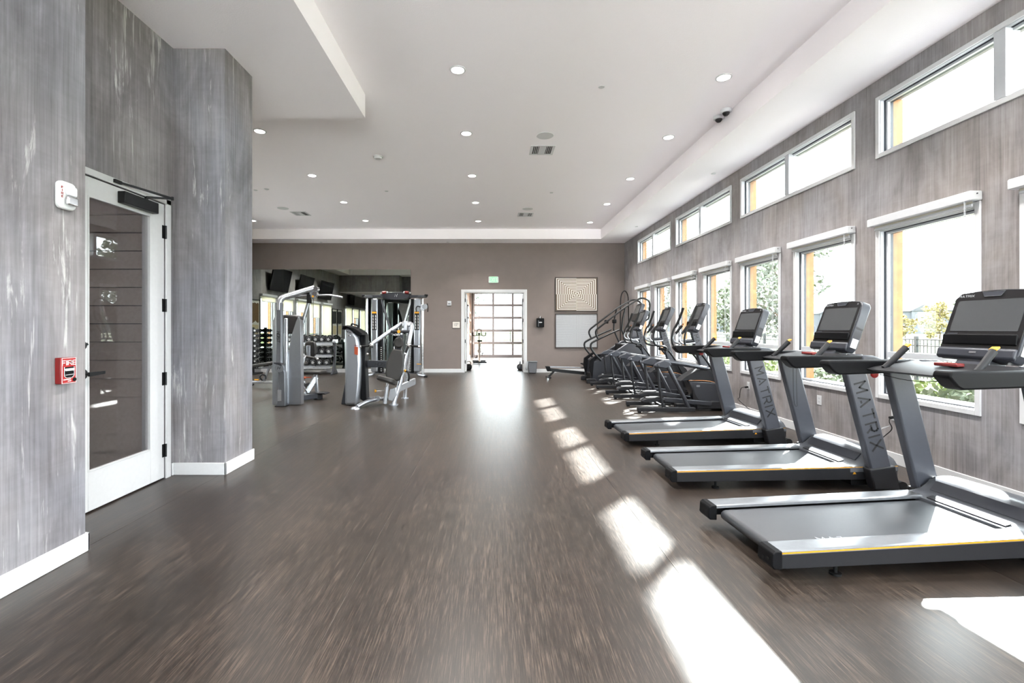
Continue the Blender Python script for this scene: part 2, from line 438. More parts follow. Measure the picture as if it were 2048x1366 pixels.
# right window wall
WC = [3.06 + 1.35*k for k in range(-6, 8)]
PAIRS = [(WC[i], WC[i+1]) for i in range(0, 14, 2)]
HW = 0.485
holes = [(c-HW, c+HW, 0.695, 2.435) for c in WC] + [(a-HW, b+HW, 3.265, 3.835) for a, b in PAIRS]
wall_right = struct('wall_right', hole_wall('x', XR, XRO, YS, YB+0.16, -0.1, 4.45, holes), 'paper_right', 'long window wall papered in grey weathered wood grain', 'wall')
NUM = ['first', 'second', 'third', 'fourth', 'fifth', 'sixth', 'seventh', 'eighth', 'ninth', 'tenth', 'eleventh', 'twelfth', 'thirteenth', 'fourteenth']
wcount = [0]
def window(c0, c1, z0, z1, label, rail=None, mull=None, side=1):
    """white vinyl window in the x-wall; side=1 right wall, -1 left wall. outline = wall hole."""
    wcount[0] += 1
    X = (lambda x: x) if side == 1 else (lambda x: -(x - XR) + XL)
    t = thing('window_%d' % wcount[0], label, 'window', (0, 0, 0), kind='structure')
    def bx(mb, x0, x1, y0, y1, za, zb):
        a, b = sorted((X(x0), X(x1))); mb.box(a, b, y0, y1, za, zb)
    def rg(x0, x1, m, w, name, p0=c0, p1=c1, q0=z0, q1=z1, bev=0.0):
        a, b = sorted((X(x0), X(x1))); return ring(MB(), 'x', a, b, p0, p1, q0, q1, w).build(name, m, t, bev)
    rg(XR-0.018, XR, 'trim_white', 0.045, 'trim', c0-0.045, c1+0.045, z0-0.045, z1+0.045, 0.003)
    rg(XR-0.002, XR+0.034, 'vinyl_white', 0.006, 'jamb_liner')
    rg(XR+0.034, XR+0.048, 'gasket', 0.012, 'gasket')
    rg(XR+0.048, XR+0.078, 'vinyl_white', 0.034, 'sash_frame', bev=0.003)
    rg(XR+0.078, XR+0.11, 'gasket', 0.033, 'outer_frame')
    mb = MB(); bx(mb, XR+0.112, XRO+0.012, c0, c0+0.02, z0, z1); mb.build('cedar_jamb', 'cedar', t)
    mb = MB(); bx(mb, XR+0.112, XRO+0.012, c1-0.02, c1, z0, z1); mb.build('cedar_jamb', 'cedar', t)
    mb = MB(); bx(mb, XR+0.112, XRO+0.04, c0+0.02, c1-0.02, z0, z0+0.02); mb.build('outer_sill', 'gasket', t)
    ys = [c0+0.034, c1-0.034]; zs = [z0+0.034, z1-0.034]
    if mull is not None:
        mb = MB(); bx(mb, XR-0.012, XR+0.11, mull-0.045, mull+0.045, z0+0.006, z1-0.006); mb.build('mullion', 'vinyl_white', t, 0.003)
        ys = [ys[0], mull-0.045, mull+0.045, ys[1]]
    if rail is not None:
        mb = MB(); bx(mb, XR+0.045, XR+0.09, c0+0.034, c1-0.034, rail-0.03, rail+0.03); mb.build('rail', 'vinyl_white', t, 0.003)
        zs = [zs[0], rail-0.03, rail+0.03, zs[1]]
    for i in range(0, len(ys), 2):
        for j in range(0, len(zs), 2):
            mb = MB(); bx(mb, XR+0.078, XR+0.084, ys[i], ys[i+1], zs[j], zs[j+1]); mb.build('pane', 'glass', t)
    return t
for i, c in enumerate(WC):
    k = 14 - i
    window(c-HW, c+HW, 0.695, 2.435, 'tall white window in the right wall, %s of the lower row from the back wall' % NUM[k-1], rail=1.12)
for i, (a, b) in enumerate(PAIRS):
    k = 7 - i
    window(a-HW, b+HW, 3.265, 3.835, 'wide double clerestory window under the ceiling, %s of the upper row from the back wall' % NUM[k-1], mull=(a+b)/2)

# roller shades rolled up in their boxes above the lower windows
def roller_shade(x, c, label, side=1, drop=0.0, group='rolled-up shades of the right window wall'):
    t = thing('roller_shade', label, 'shade', (x - side*0.003, c, 2.484), group=group)
    s = -side
    a, b = sorted((0.0, s*0.10))
    MB().box(a, b, -0.535, 0.535, 0.0, 0.082).build('cassette', 'shade_white', t, 0.006)
    for y in (-0.535, 0.535):
        MB().box(a+0.004, b-0.004, y-0.006, y+0.006, 0.006, 0.076).build('end_cap', 'trim_white', t, 0.003)
    MB().cyl((s*0.05, -0.54, 0.055), (s*0.05, -0.546, 0.055), 0.006, 8).build('screw', 'graphite', t)
    xx = s*0.045
    MB().box(xx-0.001, xx+0.001, -0.50, 0.50, -0.02-drop, 0.01).build('fabric', 'shade_fabric', t)
    MB().box(xx-0.008, xx+0.008, -0.50, 0.50, -0.045-drop, -0.02-drop).build('hem_bar', 'shade_white', t, 0.004)
    if side == 1:
        MB().tube([(xx+0.03*s, -0.47, 0.02), (xx+0.03*s, -0.47, -1.25), (xx+0.05*s, -0.475, -1.27), (xx+0.05*s, -0.48, 0.02)], 0.0022, 5).build('chain', 'shade_white', t)
    return t
for i, c in enumerate(WC[4:]):
    k = 10 - i
    roller_shade(XR, c, 'white roller shade box above the %s lower window from the back wall' % NUM[k-1])

# back wall with double doorway
DX0, DX1, DZ = -0.90, 1.00, 2.525
wall_back = struct('wall_back', hole_wall('y', YB, YB+0.15, XL-0.1, XRO, -0.1, 4.45, [(DX0, DX1, -0.1, DZ)]), 'taupe', 'taupe painted back wall with a double doorway', 'wall')
# left window wall (seen in the mirror)
WCL = [12.90, 11.50, 10.10, 8.70, 7.30, 4.10, 2.70, 1.30]
wall_left = struct('wall_left', hole_wall('x', XL-0.2, XL, YS, YB+0.16, -0.1, 4.45, [(c-HW, c+HW, 0.695, 2.435) for c in WCL]), 'paper_right', 'left wall with windows and screens, seen in the mirror', 'wall')
for i, c in enumerate(WCL):
    window(c-HW, c+HW, 0.695, 2.435, 'white window of the left wall, %s from the back wall, seen in the mirror' % NUM[i], rail=1.12, side=-1)
    roller_shade(XL, c, 'white roller shade of the %s left-wall window from the back wall, seen in the mirror' % NUM[i], side=-1,
                 drop=[0.15, 0.42, 0.42, 0.60, 1.70, 1.65, 0.5, 1.2][i], group='shades of the left wall')
# near left wall, door wall, pillar, walls behind
wall_near = struct('wall_near', MB().box(DOORX-0.15, NEARX, YS, 2.87, 0, ZS), 'paper_left', 'near left wall papered in pale grey weathered wood', 'wall')
D0, D1, DTOP = 3.30, 4.25, 2.545
struct('wall_door', hole_wall('x', DOORX-0.15, DOORX, 2.87, 4.372, 0, ZS, [(D0-0.012, D1+0.012, 0, DTOP+0.008)]), 'paper_left', 'recessed grey papered wall around the glass door', 'wall')
struct('wall_pillar', MB().box(DOORX-0.15, NEARX, 4.37, 4.865, 0, ZS), 'paper_left', 'grey papered wall pier beyond the glass door', 'wall')
wall_vest = struct('wall_vestibule', MB().box(-4.9, DOORX-0.15, 4.50, 4.865, 0, ZS).box(-4.9, -4.75, -1.0, 4.50, 0, ZS), 'paper_left', 'wall of the entry porch behind the glass door', 'wall')
for i in range(17):
    z = 0.02 + i*0.178
    MB().prism([(4.452, z), (4.497, z), (4.497, z+0.172), (4.484, z+0.172)], -4.74, -3.40, 'yz').build('siding_board', mat('siding', srgb(182, 170, 163), 0.6, var=0.06) if 'siding' not in MATS else 'siding', wall_vest)
MB().box(-4.74, -3.40, 4.498, 4.4995, 0, 3.0).build('backing', 'gasket', wall_vest)
MB().box(-3.40, -3.31, 4.435, 4.499, 0.0, 3.0).build('corner_board', 'trim_white', wall_vest, 0.003)
struct('ceiling_porch', MB().box(-4.75, DOORX-0.15, 4.0, 4.50, 3.05, 3.15), 'trim_white', 'ceiling of the entry porch behind the glass door', 'ceiling')
struct('wall_rear', hole_wall('y', YS-0.15, YS, -4.9, XRO, 0, 4.45, [(-2.40, 4.0, 0.05, 3.95)]), 'paper_left', 'end wall behind the camera', 'wall')
sf = thing('window_30', 'added storefront glazing behind the camera, unseen, letting in extra daylight', 'window', (0, YS-0.08, 0), kind='structure')  # unseen glazing added to bring daylight onto the ceiling and pier
for k in range(5): MB().box(-2.43 + 1.6*k, -2.37 + 1.6*k, -0.05, 0.05, 0.05, 3.95).build('mullion', 'vinyl_white', sf)
for z in (0.08, 2.6, 3.92):
    for k in range(4): MB().box(-2.37 + 1.6*k, -0.83 + 1.6*k, -0.05, 0.05, z-0.03, z+0.03).build('transom', 'vinyl_white', sf)
for k in range(4):
    for z0, z1 in ((0.11, 2.57), (2.63, 3.89)): MB().box(-2.37 + 1.6*k, -0.83 + 1.6*k, -0.004, 0.004, z0, z1).build('pane', 'glass', sf)
struct('wall_rear_left', MB().box(XL-0.1, -4.75, -1.15, -1.0, 0, ZS), 'paper_right', 'end wall of the left wing, seen in the mirror', 'wall')

# ceiling tray with soffits
ceiling = struct('ceiling', MB().box(XL-0.1, XRO, YS, YB+0.16, ZT, ZT+0.1), 'ceiling_white', 'white textured tray ceiling with lowered borders', 'ceiling')
for b in ((3.25, XR, YS, YB), (XL, 3.25, 13.72, YB), (XL, -1.62, YS, 5.82), (XL, -7.2, 5.82, 13.72)):
    MB().box(b[0], b[1], b[2], b[3], ZS, ZT).build('soffit', 'ceiling_white', ceiling)
MB().box(XL, -4.75, -1.0, 5.50, 3.23, ZS).build('header', 'paper_right', ceiling)
MB().box(XL, -4.75, -1.0, 5.49, 3.21, 3.232).build('header_underside', 'ceiling_white', ceiling)

# baseboards
def base(name, x0, x1, y0, y1, label): struct(name, MB().box(x0, x1, y0, y1, 0, 0.115), 'trim_white', label, 'baseboard', bevel=0.004)
base('baseboard_right', XR-0.015, XR, YS, YB, 'white baseboard along the window wall')
base('baseboard_back_left', XL, DX0-0.085, YB-0.015, YB, 'white baseboard along the back wall left of the doorway')
base('baseboard_back_right', DX1+0.085, XR-0.015, YB-0.015, YB, 'white baseboard along the back wall right of the doorway')
base('baseboard_near', NEARX, NEARX+0.016, YS, 2.886, 'white baseboard under the near left wall')
base('baseboard_near_end', DOORX, NEARX+0.016, 2.87, 2.886, 'white baseboard around the corner of the near left wall')
base('baseboard_pillar_front', DOORX+0.016, NEARX+0.016, 4.354, 4.37, 'white baseboard on the front of the wall pier')
base('baseboard_pillar_side', NEARX, NEARX+0.016, 4.354, 4.881, 'white baseboard on the room side of the wall pier')
base('baseboard_door', DOORX, DOORX+0.016, D1+0.09, 4.37, 'short white baseboard beside the glass door casing')
base('baseboard_left', XL, XL+0.015, YS+5.2, YB, 'white baseboard along the left wall')

# glass door in the recess
d1 = thing('door_1', 'white door with a full glass panel and black hardware', 'door', (DOORX, 0, 0), kind='structure')
def ringyz(mb, x0, x1, y0, y1, z0, z1, wl_, wr, wb, wt):
    mb.box(x0, x1, y0, y0+wl_, z0, z1); mb.box(x0, x1, y1-wr, y1, z0, z1)
    mb.box(x0, x1, y0+wl_, y1-wr, z0, z0+wb); mb.box(x0, x1, y0+wl_, y1-wr, z1-wt, z1); return mb
ringyz(MB(), -0.045, 0.0, D0, D1, 0.012, DTOP, 0.15, 0.17, 0.30, 0.145).build('leaf', 'trim_white', d1, 0.003)
MB().box(-0.026, -0.020, D0+0.15, D1-0.17, 0.312, DTOP-0.145).build('pane', 'glass_door', d1)
ringyz(MB(), -0.02, 0.004, D0+0.147, D1-0.167, 0.309, DTOP-0.142, 0.012, 0.012, 0.012, 0.012).build('glazing_bead', 'trim_white', d1, 0.002)
mb = MB(); mb.box(0.0, 0.016, D0-0.07, D0-0.008, 0, DTOP+0.055); mb.box(0.0, 0.016, D1+0.008, D1+0.07, 0, DTOP+0.055); mb.box(0.0, 0.016, D0-0.07, D1+0.07, DTOP+0.008, DTOP+0.06)
mb.build('casing', 'trim_white', d1, 0.003)
for z in (2.29, 1.61, 0.93, 0.264):
    h = MB().cyl((0.012, D1+0.004, z-0.06), (0.012, D1+0.004, z+0.06), 0.009, 10).box(0.0, 0.004, D1-0.028, D1+0.03, z-0.06, z+0.06).build('hinge', 'black_metal', d1)
HY, HZ = D0+0.098, 1.055
lv = MB().lathe([(0.040, 0.0), (0.040, 0.010), (0.033, 0.014)], 20, (0, HY, HZ), 'x').build('lever_rose', 'black_metal', d1)
MB().cyl((0.012, HY, HZ), (0.062, HY, HZ), 0.011, 12).bar((0.058, HY-0.008, HZ), (0.066, HY+0.125, HZ+0.004), 0.018, 0.032, (0, 0, 1), 0.012, 0.022).build('lever', 'black_metal', lv, 0.003)
db = MB().lathe([(0.031, 0.0), (0.031, 0.012), (0.026, 0.016)], 20, (0, HY, HZ+0.215), 'x').build('deadbolt', 'black_metal', d1)
MB().bar((0.014, HY-0.016, HZ+0.205), (0.030, HY+0.018, HZ+0.228), 0.008, 0.018).build('thumb_turn', 'black_metal', db, 0.002)
cl = MB().box(0.0, 0.062, D0+0.42, D0+0.80, DTOP-0.125, DTOP-0.028).build('door_closer', 'black_metal', d1, 0.006)
MB().cyl((0.031, D0+0.69, DTOP-0.028), (0.031, D0+0.69, DTOP-0.006), 0.014, 12).bar((0.031, D0+0.69, DTOP-0.004), (0.125, D0+0.88, DTOP+0.035), 0.026, 0.016).bar((0.125, D0+0.88, DTOP+0.038), (0.02, D0+0.40, DTOP+0.037), 0.018, 0.016).cyl((0.125, D0+0.88, DTOP+0.022), (0.125, D0+0.88, DTOP+0.052), 0.012, 12).box(0.014, 0.034, D0+0.36, D0+0.43, DTOP+0.022, DTOP+0.05).build('closer_arm', 'black_metal', cl, 0.002)

# double doorway at the back, both leaves swung away from us
d2 = thing('door_2', 'white double door standing open in the back wall', 'door', (0, YB, 0), kind='structure')
mb = MB(); CW = 0.085
mb.box(DX0-CW, DX0, -0.018, 0.0, 0, DZ+CW); mb.box(DX1, DX1+CW, -0.018, 0.0, 0, DZ+CW); mb.box(DX0, DX1, -0.018, 0.0, DZ, DZ+CW)
mb.build('casing', 'trim_white', d2, 0.004)
mb = MB(); mb.box(DX0, DX0+0.02, 0.0, 0.15, 0, DZ); mb.box(DX1-0.02, DX1, 0.0, 0.15, 0, DZ); mb.box(DX0+0.02, DX1-0.02, 0, 0.15, DZ-0.02, DZ)
mb.build('jamb', 'trim_white', d2)
for s, hx, an in ((1, DX0+0.025, R(91.5)), (-1, DX1-0.025, R(-91))):
    M = Matrix.Translation((hx, 0.155, 0)) @ Matrix.Rotation(an, 4, 'Z')
    mb = MB(); y0, y1 = (-0.045, 0.0) if s == 1 else (0.0, 0.045)
    a, b = 0.0, 0.93*s
    for q in ((a, a+0.13*s, 0.012, DZ-0.03), (b-0.13*s, b, 0.012, DZ-0.03), (a+0.13*s, b-0.13*s, 0.012, 0.31), (a+0.13*s, b-0.13*s, DZ-0.17, DZ-0.03)):
        x0, x1 = sorted(q[:2]); mb.box(x0, x1, y0, y1, q[2], q[3])
    lf = mb.xf(M).build('leaf', 'trim_white', d2)
    x0, x1 = sorted((a+0.13*s, b-0.13*s))
    MB().box(x0, x1, (y0+y1)/2-0.003, (y0+y1)/2+0.003, 0.31, DZ-0.17).xf(M).build('pane', 'glass_door', lf)
    for z in (0.32, 0.98, 1.64, 2.28):
        MB().box(hx-0.018, hx+0.022, 0.143, 0.156, z-0.055, z+0.055).build('hinge', 'black_metal', lf)

# ---------------------------------------------------------------- ceiling fixtures
def downlight(x, y, label):
    t = thing('ceiling_downlight', label, 'ceiling light', (x, y, ZT), group='recessed downlights in the tray ceiling')
    MB().lathe([(0.070, -0.004), (0.074, -0.010), (0.090, -0.008), (0.094, 0.0)], 28).build('trim_ring', 'trim_white', t)
    MB().lathe([(0.0, -0.006), (0.072, -0.005)], 28).build('lens', 'lamp', t)
    ld = bpy.data.lights.new('downlight_beam', 'AREA'); ld.shape = 'DISK'; ld.size = 0.15; ld.energy = LAMP_W; ld.color = (1.0, 0.97, 0.93)
    ld.spread = R(112)
    lo = bpy.data.objects.new('downlight_beam', ld); col.objects.link(lo); lo.parent = t; lo.location = (0, 0, -0.014)
LROWS = [(-6.62, 'far left row', [7.07, 8.94, 10.82, 12.65]), (-3.51, 'row over the weight machines', [6.90, 8.90, 10.79, 12.65]),
         (-0.40, 'middle row', [5.26, 6.98, 8.92, 10.83, 12.70]), (2.74, 'row over the treadmills', [5.42, 7.12, 9.10, 10.95, 12.86])]
for x, rn, ys in LROWS:
    for i, y in enumerate(sorted(ys, reverse=True)):
        downlight(x, y, 'added ceiling light out of view, %s from the back wall in the %s' % (NUM[i], rn))
for x, rn in ((-0.40, 'middle row'), (2.74, 'row over the treadmills')):  # rows carried on out of view, lamps added to light the room
    for i, y in enumerate((3.4, 1.5, -0.4, -2.3, -4.2)):
        downlight(x, y, 'added ceiling light out of view, %s from the back wall in the %s' % (NUM[5+i], rn))
def speaker(x, y, label):
    t = thing('ceiling_speaker', label, 'speaker', (x, y, ZT), group='round ceiling speakers')
    MB().lathe([(0.118, -0.006), (0.130, -0.006), (0.134, 0.0)], 32).build('rim', 'trim_white', t)
    MB().lathe([(0.0, -0.0075), (0.118, -0.0055)], 32).build('grille', mat('grille', srgb(206, 206, 206), 0.7, bump=0.6, bscale=420) if 'grille' not in MATS else 'grille', t)
speaker(0.81, 7.06, 'white round ceiling speaker beside the nearer square air vent')
speaker(0.877, 11.40, 'white round ceiling speaker beside the farther right air vent')
speaker(-5.20, 11.35, 'white round ceiling speaker near the left air vent')
def vent(x, y, label):
    t = thing('ceiling_vent', label, 'vent', (x, y, ZT), group='square ceiling air vents')
    mb = MB(); mb.box(-0.20, 0.20, -0.20, -0.165, -0.010, 0); mb.box(-0.20, 0.20, 0.165, 0.20, -0.010, 0); mb.box(-0.20, -0.165, -0.165, 0.165, -0.010, 0); mb.box(0.165, 0.20, -0.165, 0.165, -0.010, 0)
    mb.build('frame', 'trim_white', t, 0.003)
    MB().box(-0.165, 0.165, -0.165, 0.165, -0.003, 0).build('duct_back', 'rubber', t)
    MB().box(-0.058, 0.058, -0.165, 0.165, -0.010, -0.004).build('center_plate', 'trim_white', t)
    for sg in (-1, 1):
        for k in range(4):
            xx = sg*(0.075 + 0.028*k)
            MB().bar((xx, -0.165, -0.007), (xx, 0.165, -0.007), 0.011, 0.003, (sg*0.6, 0, 1)).build('slat', 'trim_white', t)
vent(0.826, 7.63, 'white square ceiling vent near the front, right of the middle lights')
vent(0.863, 11.97, 'white square ceiling vent toward the back, right of the middle lights')
vent(-4.98, 11.87, 'white square ceiling vent above the dumbbells at the left')
def cap(x, y, z, label):
    t = thing('sprinkler_cap', label, 'sprinkler', (x, y, z), group='flat sprinkler cover plates')
    MB().lathe([(0.0, -0.010), (0.036, -0.010), (0.040, -0.006), (0.040, -0.003)], 24).build('cover_plate', 'trim_white', t)
    MB().lathe([(0.030, -0.004), (0.030, 0.0)], 20).build('collar', 'graphite', t)
def ctop(u, v, H): return (u-985)*H/(656-v), 915*H/(656-v)
for u, v, H, lb in ((1203, 173, 2.97, 'white round sprinkler cover nearest the camera in the tray ceiling'), (773, 382, 2.97, 'grey round sprinkler cover above the lat pulldown side of the room'),
                    (1103, 385, 2.97, 'small sprinkler cover between the two right-hand vents'), (511, 380, 2.97, 'small sprinkler cover at the left edge beside the wall pier'),
                    (1427, 347, 2.67, 'white sprinkler cover in the right soffit above the treadmills'), (1273, 453, 2.67, 'white sprinkler cover in the right soffit above the ellipticals'),
                    (642, 484.4, 2.67, 'sprinkler cover in the back soffit above the mirror'), (895, 484.4, 2.67, 'sprinkler cover in the back soffit left of the doorway'), (1142, 485.4, 2.67, 'sprinkler cover in the back soffit above the framed prints')):
    x, y = ctop(u, v, H); cap(x, y, HC+H, lb)
x, y = ctop(756, 313, 2.97)
t = thing('smoke_detector', 'white dome smoke detector left of the middle ceiling lights', 'smoke detector', (x, y, ZT))
MB().lathe([(0.05, -0.045), (0.062, -0.036), (0.068, -0.014)], 24).build('dome', 'trim_white', t)
MB().lathe([(0.082, -0.014), (0.085, 0.0)], 24).build('base_plate', 'trim_white', t)
x, y = ctop(533, 378, 2.97)
t = thing('occupancy_sensor', 'small white disc sensor at the left beside the wall pier', 'sensor', (x, y, ZT))
MB().lathe([(0.0, -0.022), (0.03, -0.018), (0.05, -0.006), (0.055, 0.0)], 20).build('housing', 'trim_white', t)
for y, lb in ((6.22, 'white dome security camera on the soffit corner, the nearer of two'), (6.42, 'white dome security camera on the soffit corner, the farther of two')):
    t = thing('security_camera', lb, 'camera', (3.175, y, ZT), group='pair of dome cameras')
    MB().lathe([(0.050, -0.045), (0.066, -0.040), (0.070, 0.0)], 24).build('housing', 'shade_white', t)
    MB().lathe([(0.0, -0.088), (0.022, -0.084), (0.040, -0.066), (0.048, -0.044)], 24).build('dome', 'bezel', t)

# ---------------------------------------------------------------- things on the near left wall
t = thing('fire_pull_station', 'red fire alarm pull station beside the glass door', 'fire alarm', (NEARX, 2.717, 1.148))
MB().box(0.0, 0.036, -0.048, 0.048, -0.077, 0.077).build('box', 'red_dark', t, 0.004)
MB().prism(rrect(-0.048, 0.048, -0.077, 0.077, 0.008), 0.036, 0.040, 'yz').build('face_plate', 'red', t)
ring(MB(), 'x', 0.0395, 0.0415, -0.046, 0.046, -0.075, 0.075, 0.0025).build('white_border', 'white_print', t)
hw = MB().prism([(-0.030, 0.020), (0.030, 0.022), (0.031, -0.030), (0.018, -0.042), (-0.018, -0.042), (-0.031, -0.030)], 0.040, 0.0415, 'yz').build('handle_window', 'black_plastic', t)
MB().prism([(-0.028, 0.012), (0.028, 0.013), (0.027, -0.002), (-0.027, -0.002)], 0.0415, 0.050, 'yz').build('pull_handle', 'white_print', hw, 0.002)
MB().tube([(0.042, -0.031, 0.022), (0.042, -0.032, -0.030), (0.042, -0.018, -0.043), (0.042, 0.018, -0.043), (0.042, 0.032, -0.030), (0.042, 0.031, 0.023)], 0.0014, 6).tube([(0.042, -0.027, -0.026), (0.042, 0.027, -0.024)], 0.0014, 6).build('handle_outline', 'white_print', hw)
mb, w = lettering('FIRE', 0.025, (0, 0, 0), (0, 1, 0), (0, 0, 1), th=0.2, gap=0.32)
mb.xf(Matrix.Translation((0.0402, -w/2, 0.034))).build('lettering', 'white_print', t)
MB().bar((0.041, -0.036, -0.053), (0.041, 0.010, -0.051), 0.002, 0.006).bar((0.041, -0.008, -0.063), (0.041, 0.012, -0.062), 0.002, 0.005).build('small_print', 'white_print', t)
MB().lathe([(0.011, 0.040), (0.011, 0.044), (0.004, 0.0445)], 16, (0, 0.034, -0.056), 'x').build('key_lock', 'black_plastic', t)
t = thing('fire_strobe', 'white fire alarm strobe high on the near left wall', 'fire alarm', (NEARX, 2.722, 2.186))
MB().prism(rrect(-0.056, 0.056, -0.082, 0.082, 0.030), 0.0, 0.030, 'yz').build('housing', 'white_print', t, 0.008)
MB().prism(rrect(-0.020, 0.046, 0.0, 0.058, 0.012), 0.030, 0.046, 'yz').build('horn_cover', 'shade_white', t, 0.005)
MB().prism(rrect(-0.022, 0.048, -0.056, -0.004, 0.010), 0.030, 0.052, 'yz').build('strobe_lens', 'chrome', t, 0.008)
for i, ch in enumerate('FIRE'):
    mb, w = lettering(ch, 0.011, (0, 0, 0), (0, 1, 0), (0, 0, 1), th=0.26)
    mb.xf(Matrix.Translation((0.0305, -0.038-w/2, 0.036-i*0.018))).build('letter', 'red', t)

# ---------------------------------------------------------------- things on the back wall
def bw(u, v): return ((u-985)/63.585, HC+(656-v)/63.585)
x, z = bw(987, 559.7)
t = thing('exit_sign', 'small green lit EXIT sign above the doorway', 'exit sign', (x, YB, z))
MB().prism(rrect(-0.157, 0.157, -0.10, 0.10, 0.03), -0.045, 0.0, 'xz').build('housing', 'trim_white', t, 0.006)
MB().box(-0.122, 0.122, -0.047, -0.0452, -0.082, 0.088).build('panel', 'green_lit', t)
mb, w = lettering('EXIT', 0.105, (0, 0, 0), (1, 0, 0), (0, 0, 1), th=0.17, gap=0.28, sx=0.55)
mb.xf(Matrix.Translation((-w/2, -0.0472, -0.052))).build('lettering', 'white_print', t)
x, z = bw(898.6, 606.7)
t = thing('thermostat', 'small white wall thermostat left of the doorway', 'thermostat', (x, YB, z))
MB().prism(rrect(-0.062, 0.062, -0.075, 0.075, 0.012), -0.028, 0.0, 'xz').build('body', 'shade_white', t, 0.005)
MB().box(-0.04, 0.04, -0.0295, -0.028, -0.02, 0.0).build('display', 'graphite', t)
MB().box(-0.04, 0.0, -0.031, -0.028, -0.052, -0.034).box(0.008, 0.04, -0.031, -0.028, -0.052, -0.034).build('buttons', 'grey_print', t)
x, z = bw(912.3, 650)
t = thing('room_sign', 'small square beige room sign left of the doorway', 'sign', (x, YB, z))
MB().box(-0.122, 0.122, -0.014, 0.0, -0.105, 0.105).build('backing', 'bezel', t)
MB().box(-0.112, 0.116, -0.020, -0.014, -0.095, 0.100).build('plate', mat('sign_beige', srgb(214, 206, 198), 0.5, var=0.02), t, 0.003)
for k, w_ in enumerate(('CARDIO', 'PLUS')):
    mb, w = lettering(w_, 0.022, (0, 0, 0), (1, 0, 0), (0, 0, 1), th=0.2, gap=0.3)
    mb.xf(Matrix.Translation((-0.062, -0.0202, 0.026 - 0.045*k))).build('lettering', 'graphite', t)
x, z = bw(1080, 645.5)
t = thing('wipe_dispenser', 'black wall-mounted wipe dispenser right of the doorway', 'dispenser', (x, YB, z))
MB().prism(rrect(-0.118, 0.118, -0.14, 0.14, 0.02), -0.13, 0.0, 'xz').build('housing', 'black_plastic', t, 0.012)
MB().prism([(-0.04, 0.14), (0.04, 0.14), (0.025, 0.19), (-0.025, 0.19)], -0.10, -0.03, 'xz').build('spout_hood', 'black_plastic', t, 0.008)
MB().tube([(0.0, -0.09, 0.12), (-0.01, -0.095, 0.17), (0.012, -0.09, 0.21)], [0.022, 0.016, 0.004], 8).build('wipe', 'white_print', t)
MB().sphere((0.0, -0.13, 0.01), 0.055, 16, 8, 1.0, 0.12, 0.30).build('badge', 'white_print', t)
MB().cyl((-0.062, -0.134, -0.12), (-0.058, -0.134, 0.07), 0.006, 8).build('highlight_strip', 'alu', t)
# framed prints
def frame(name, u0, u1, v0, v1, label, paper):
    x0, zt = bw(u0, v0); x1, zb = bw(u1, v1); w = (x1-x0)/2; h = (zt-zb)/2
    t = thing(name, label, 'picture', ((x0+x1)/2, YB, (zt+zb)/2), group='framed prints beside the doorway')
    ring(MB(), 'y', -0.04, 0.0, -w, w, -h, h, 0.028).build('frame', mat('frame_brown', srgb(52, 42, 36), 0.45, var=0.1) if 'frame_brown' not in MATS else 'frame_brown', t, 0.003)
    MB().box(-w+0.028, w-0.028, -0.022, -0.005, -h+0.028, h-0.028).build('paper', paper, t)
    return t, w-0.028, h-0.028
mat('paper_cream', srgb(206, 201, 193), 0.8, var=0.02); mat('paper_white', srgb(178, 179, 181), 0.8, var=0.02)
mat('gold_ink', srgb(84, 62, 38), 0.6, var=0.08); mat('grey_ink', srgb(118, 120, 124), 0.7, var=0.02)
t, w, h = frame('framed_print', 1110, 1195, 554.5, 623, 'framed gold and cream op-art print of nested squares, hung above the white one', 'paper_cream')
N = 11; st = 1.0/N
def quad_mb(mb, a, b, c, d, y=-0.0228):
    mb.add([(a[0], y, a[1]), (b[0], y, b[1]), (c[0], y, c[1]), (d[0], y, d[1])], [(0, 1, 2, 3)])
for sx in (-1, 1):
    for sz in (-1, 1):
        mb = MB(); off = 0.5 if sx*sz > 0 else 0.0
        for k in range(N):
            r0 = (k + off)*st; r1 = r0 + st*0.46
            if r1 > 1.0: r1 = 1.0
            if r0 >= 1.0: continue
            # an L-shaped band in this quadrant (upright strokes outside, level strokes towards the centre line)
            quad_mb(mb, (sx*r0*w, 0), (sx*r1*w, 0), (sx*r1*w, sz*r1*h), (sx*r0*w, sz*r0*h))
            quad_mb(mb, (0, sz*r0*h), (0, sz*r1*h), (sx*r1*w, sz*r1*h), (sx*r0*w, sz*r0*h))
        mb.build('printed_bands', 'gold_ink', t)
t, w, h = frame('framed_print', 1110, 1195, 627, 696, 'framed white print of fine grey mirrored angle lines, hung below the gold one', 'paper_white')
N = 26
for sx in (-1, 1):
    for sz in (-1, 1):
        mb = MB()
        for k in range(N):
            a = (k + 0.3)/N; b = (k + 0.55)/N
            # chevrons opening outwards: upright lines near the centre, level lines near the sides
            quad_mb(mb, (sx*a*w, sz*(1-a*0)*h), (sx*b*w, sz*h), (sx*b*w, sz*b*h), (sx*a*w, sz*a*h))
            quad_mb(mb, (sx*w, sz*a*h), (sx*w, sz*b*h), (sx*b*w, sz*b*h), (sx*a*w, sz*a*h))
        mb.build('printed_lines', 'grey_ink', t)
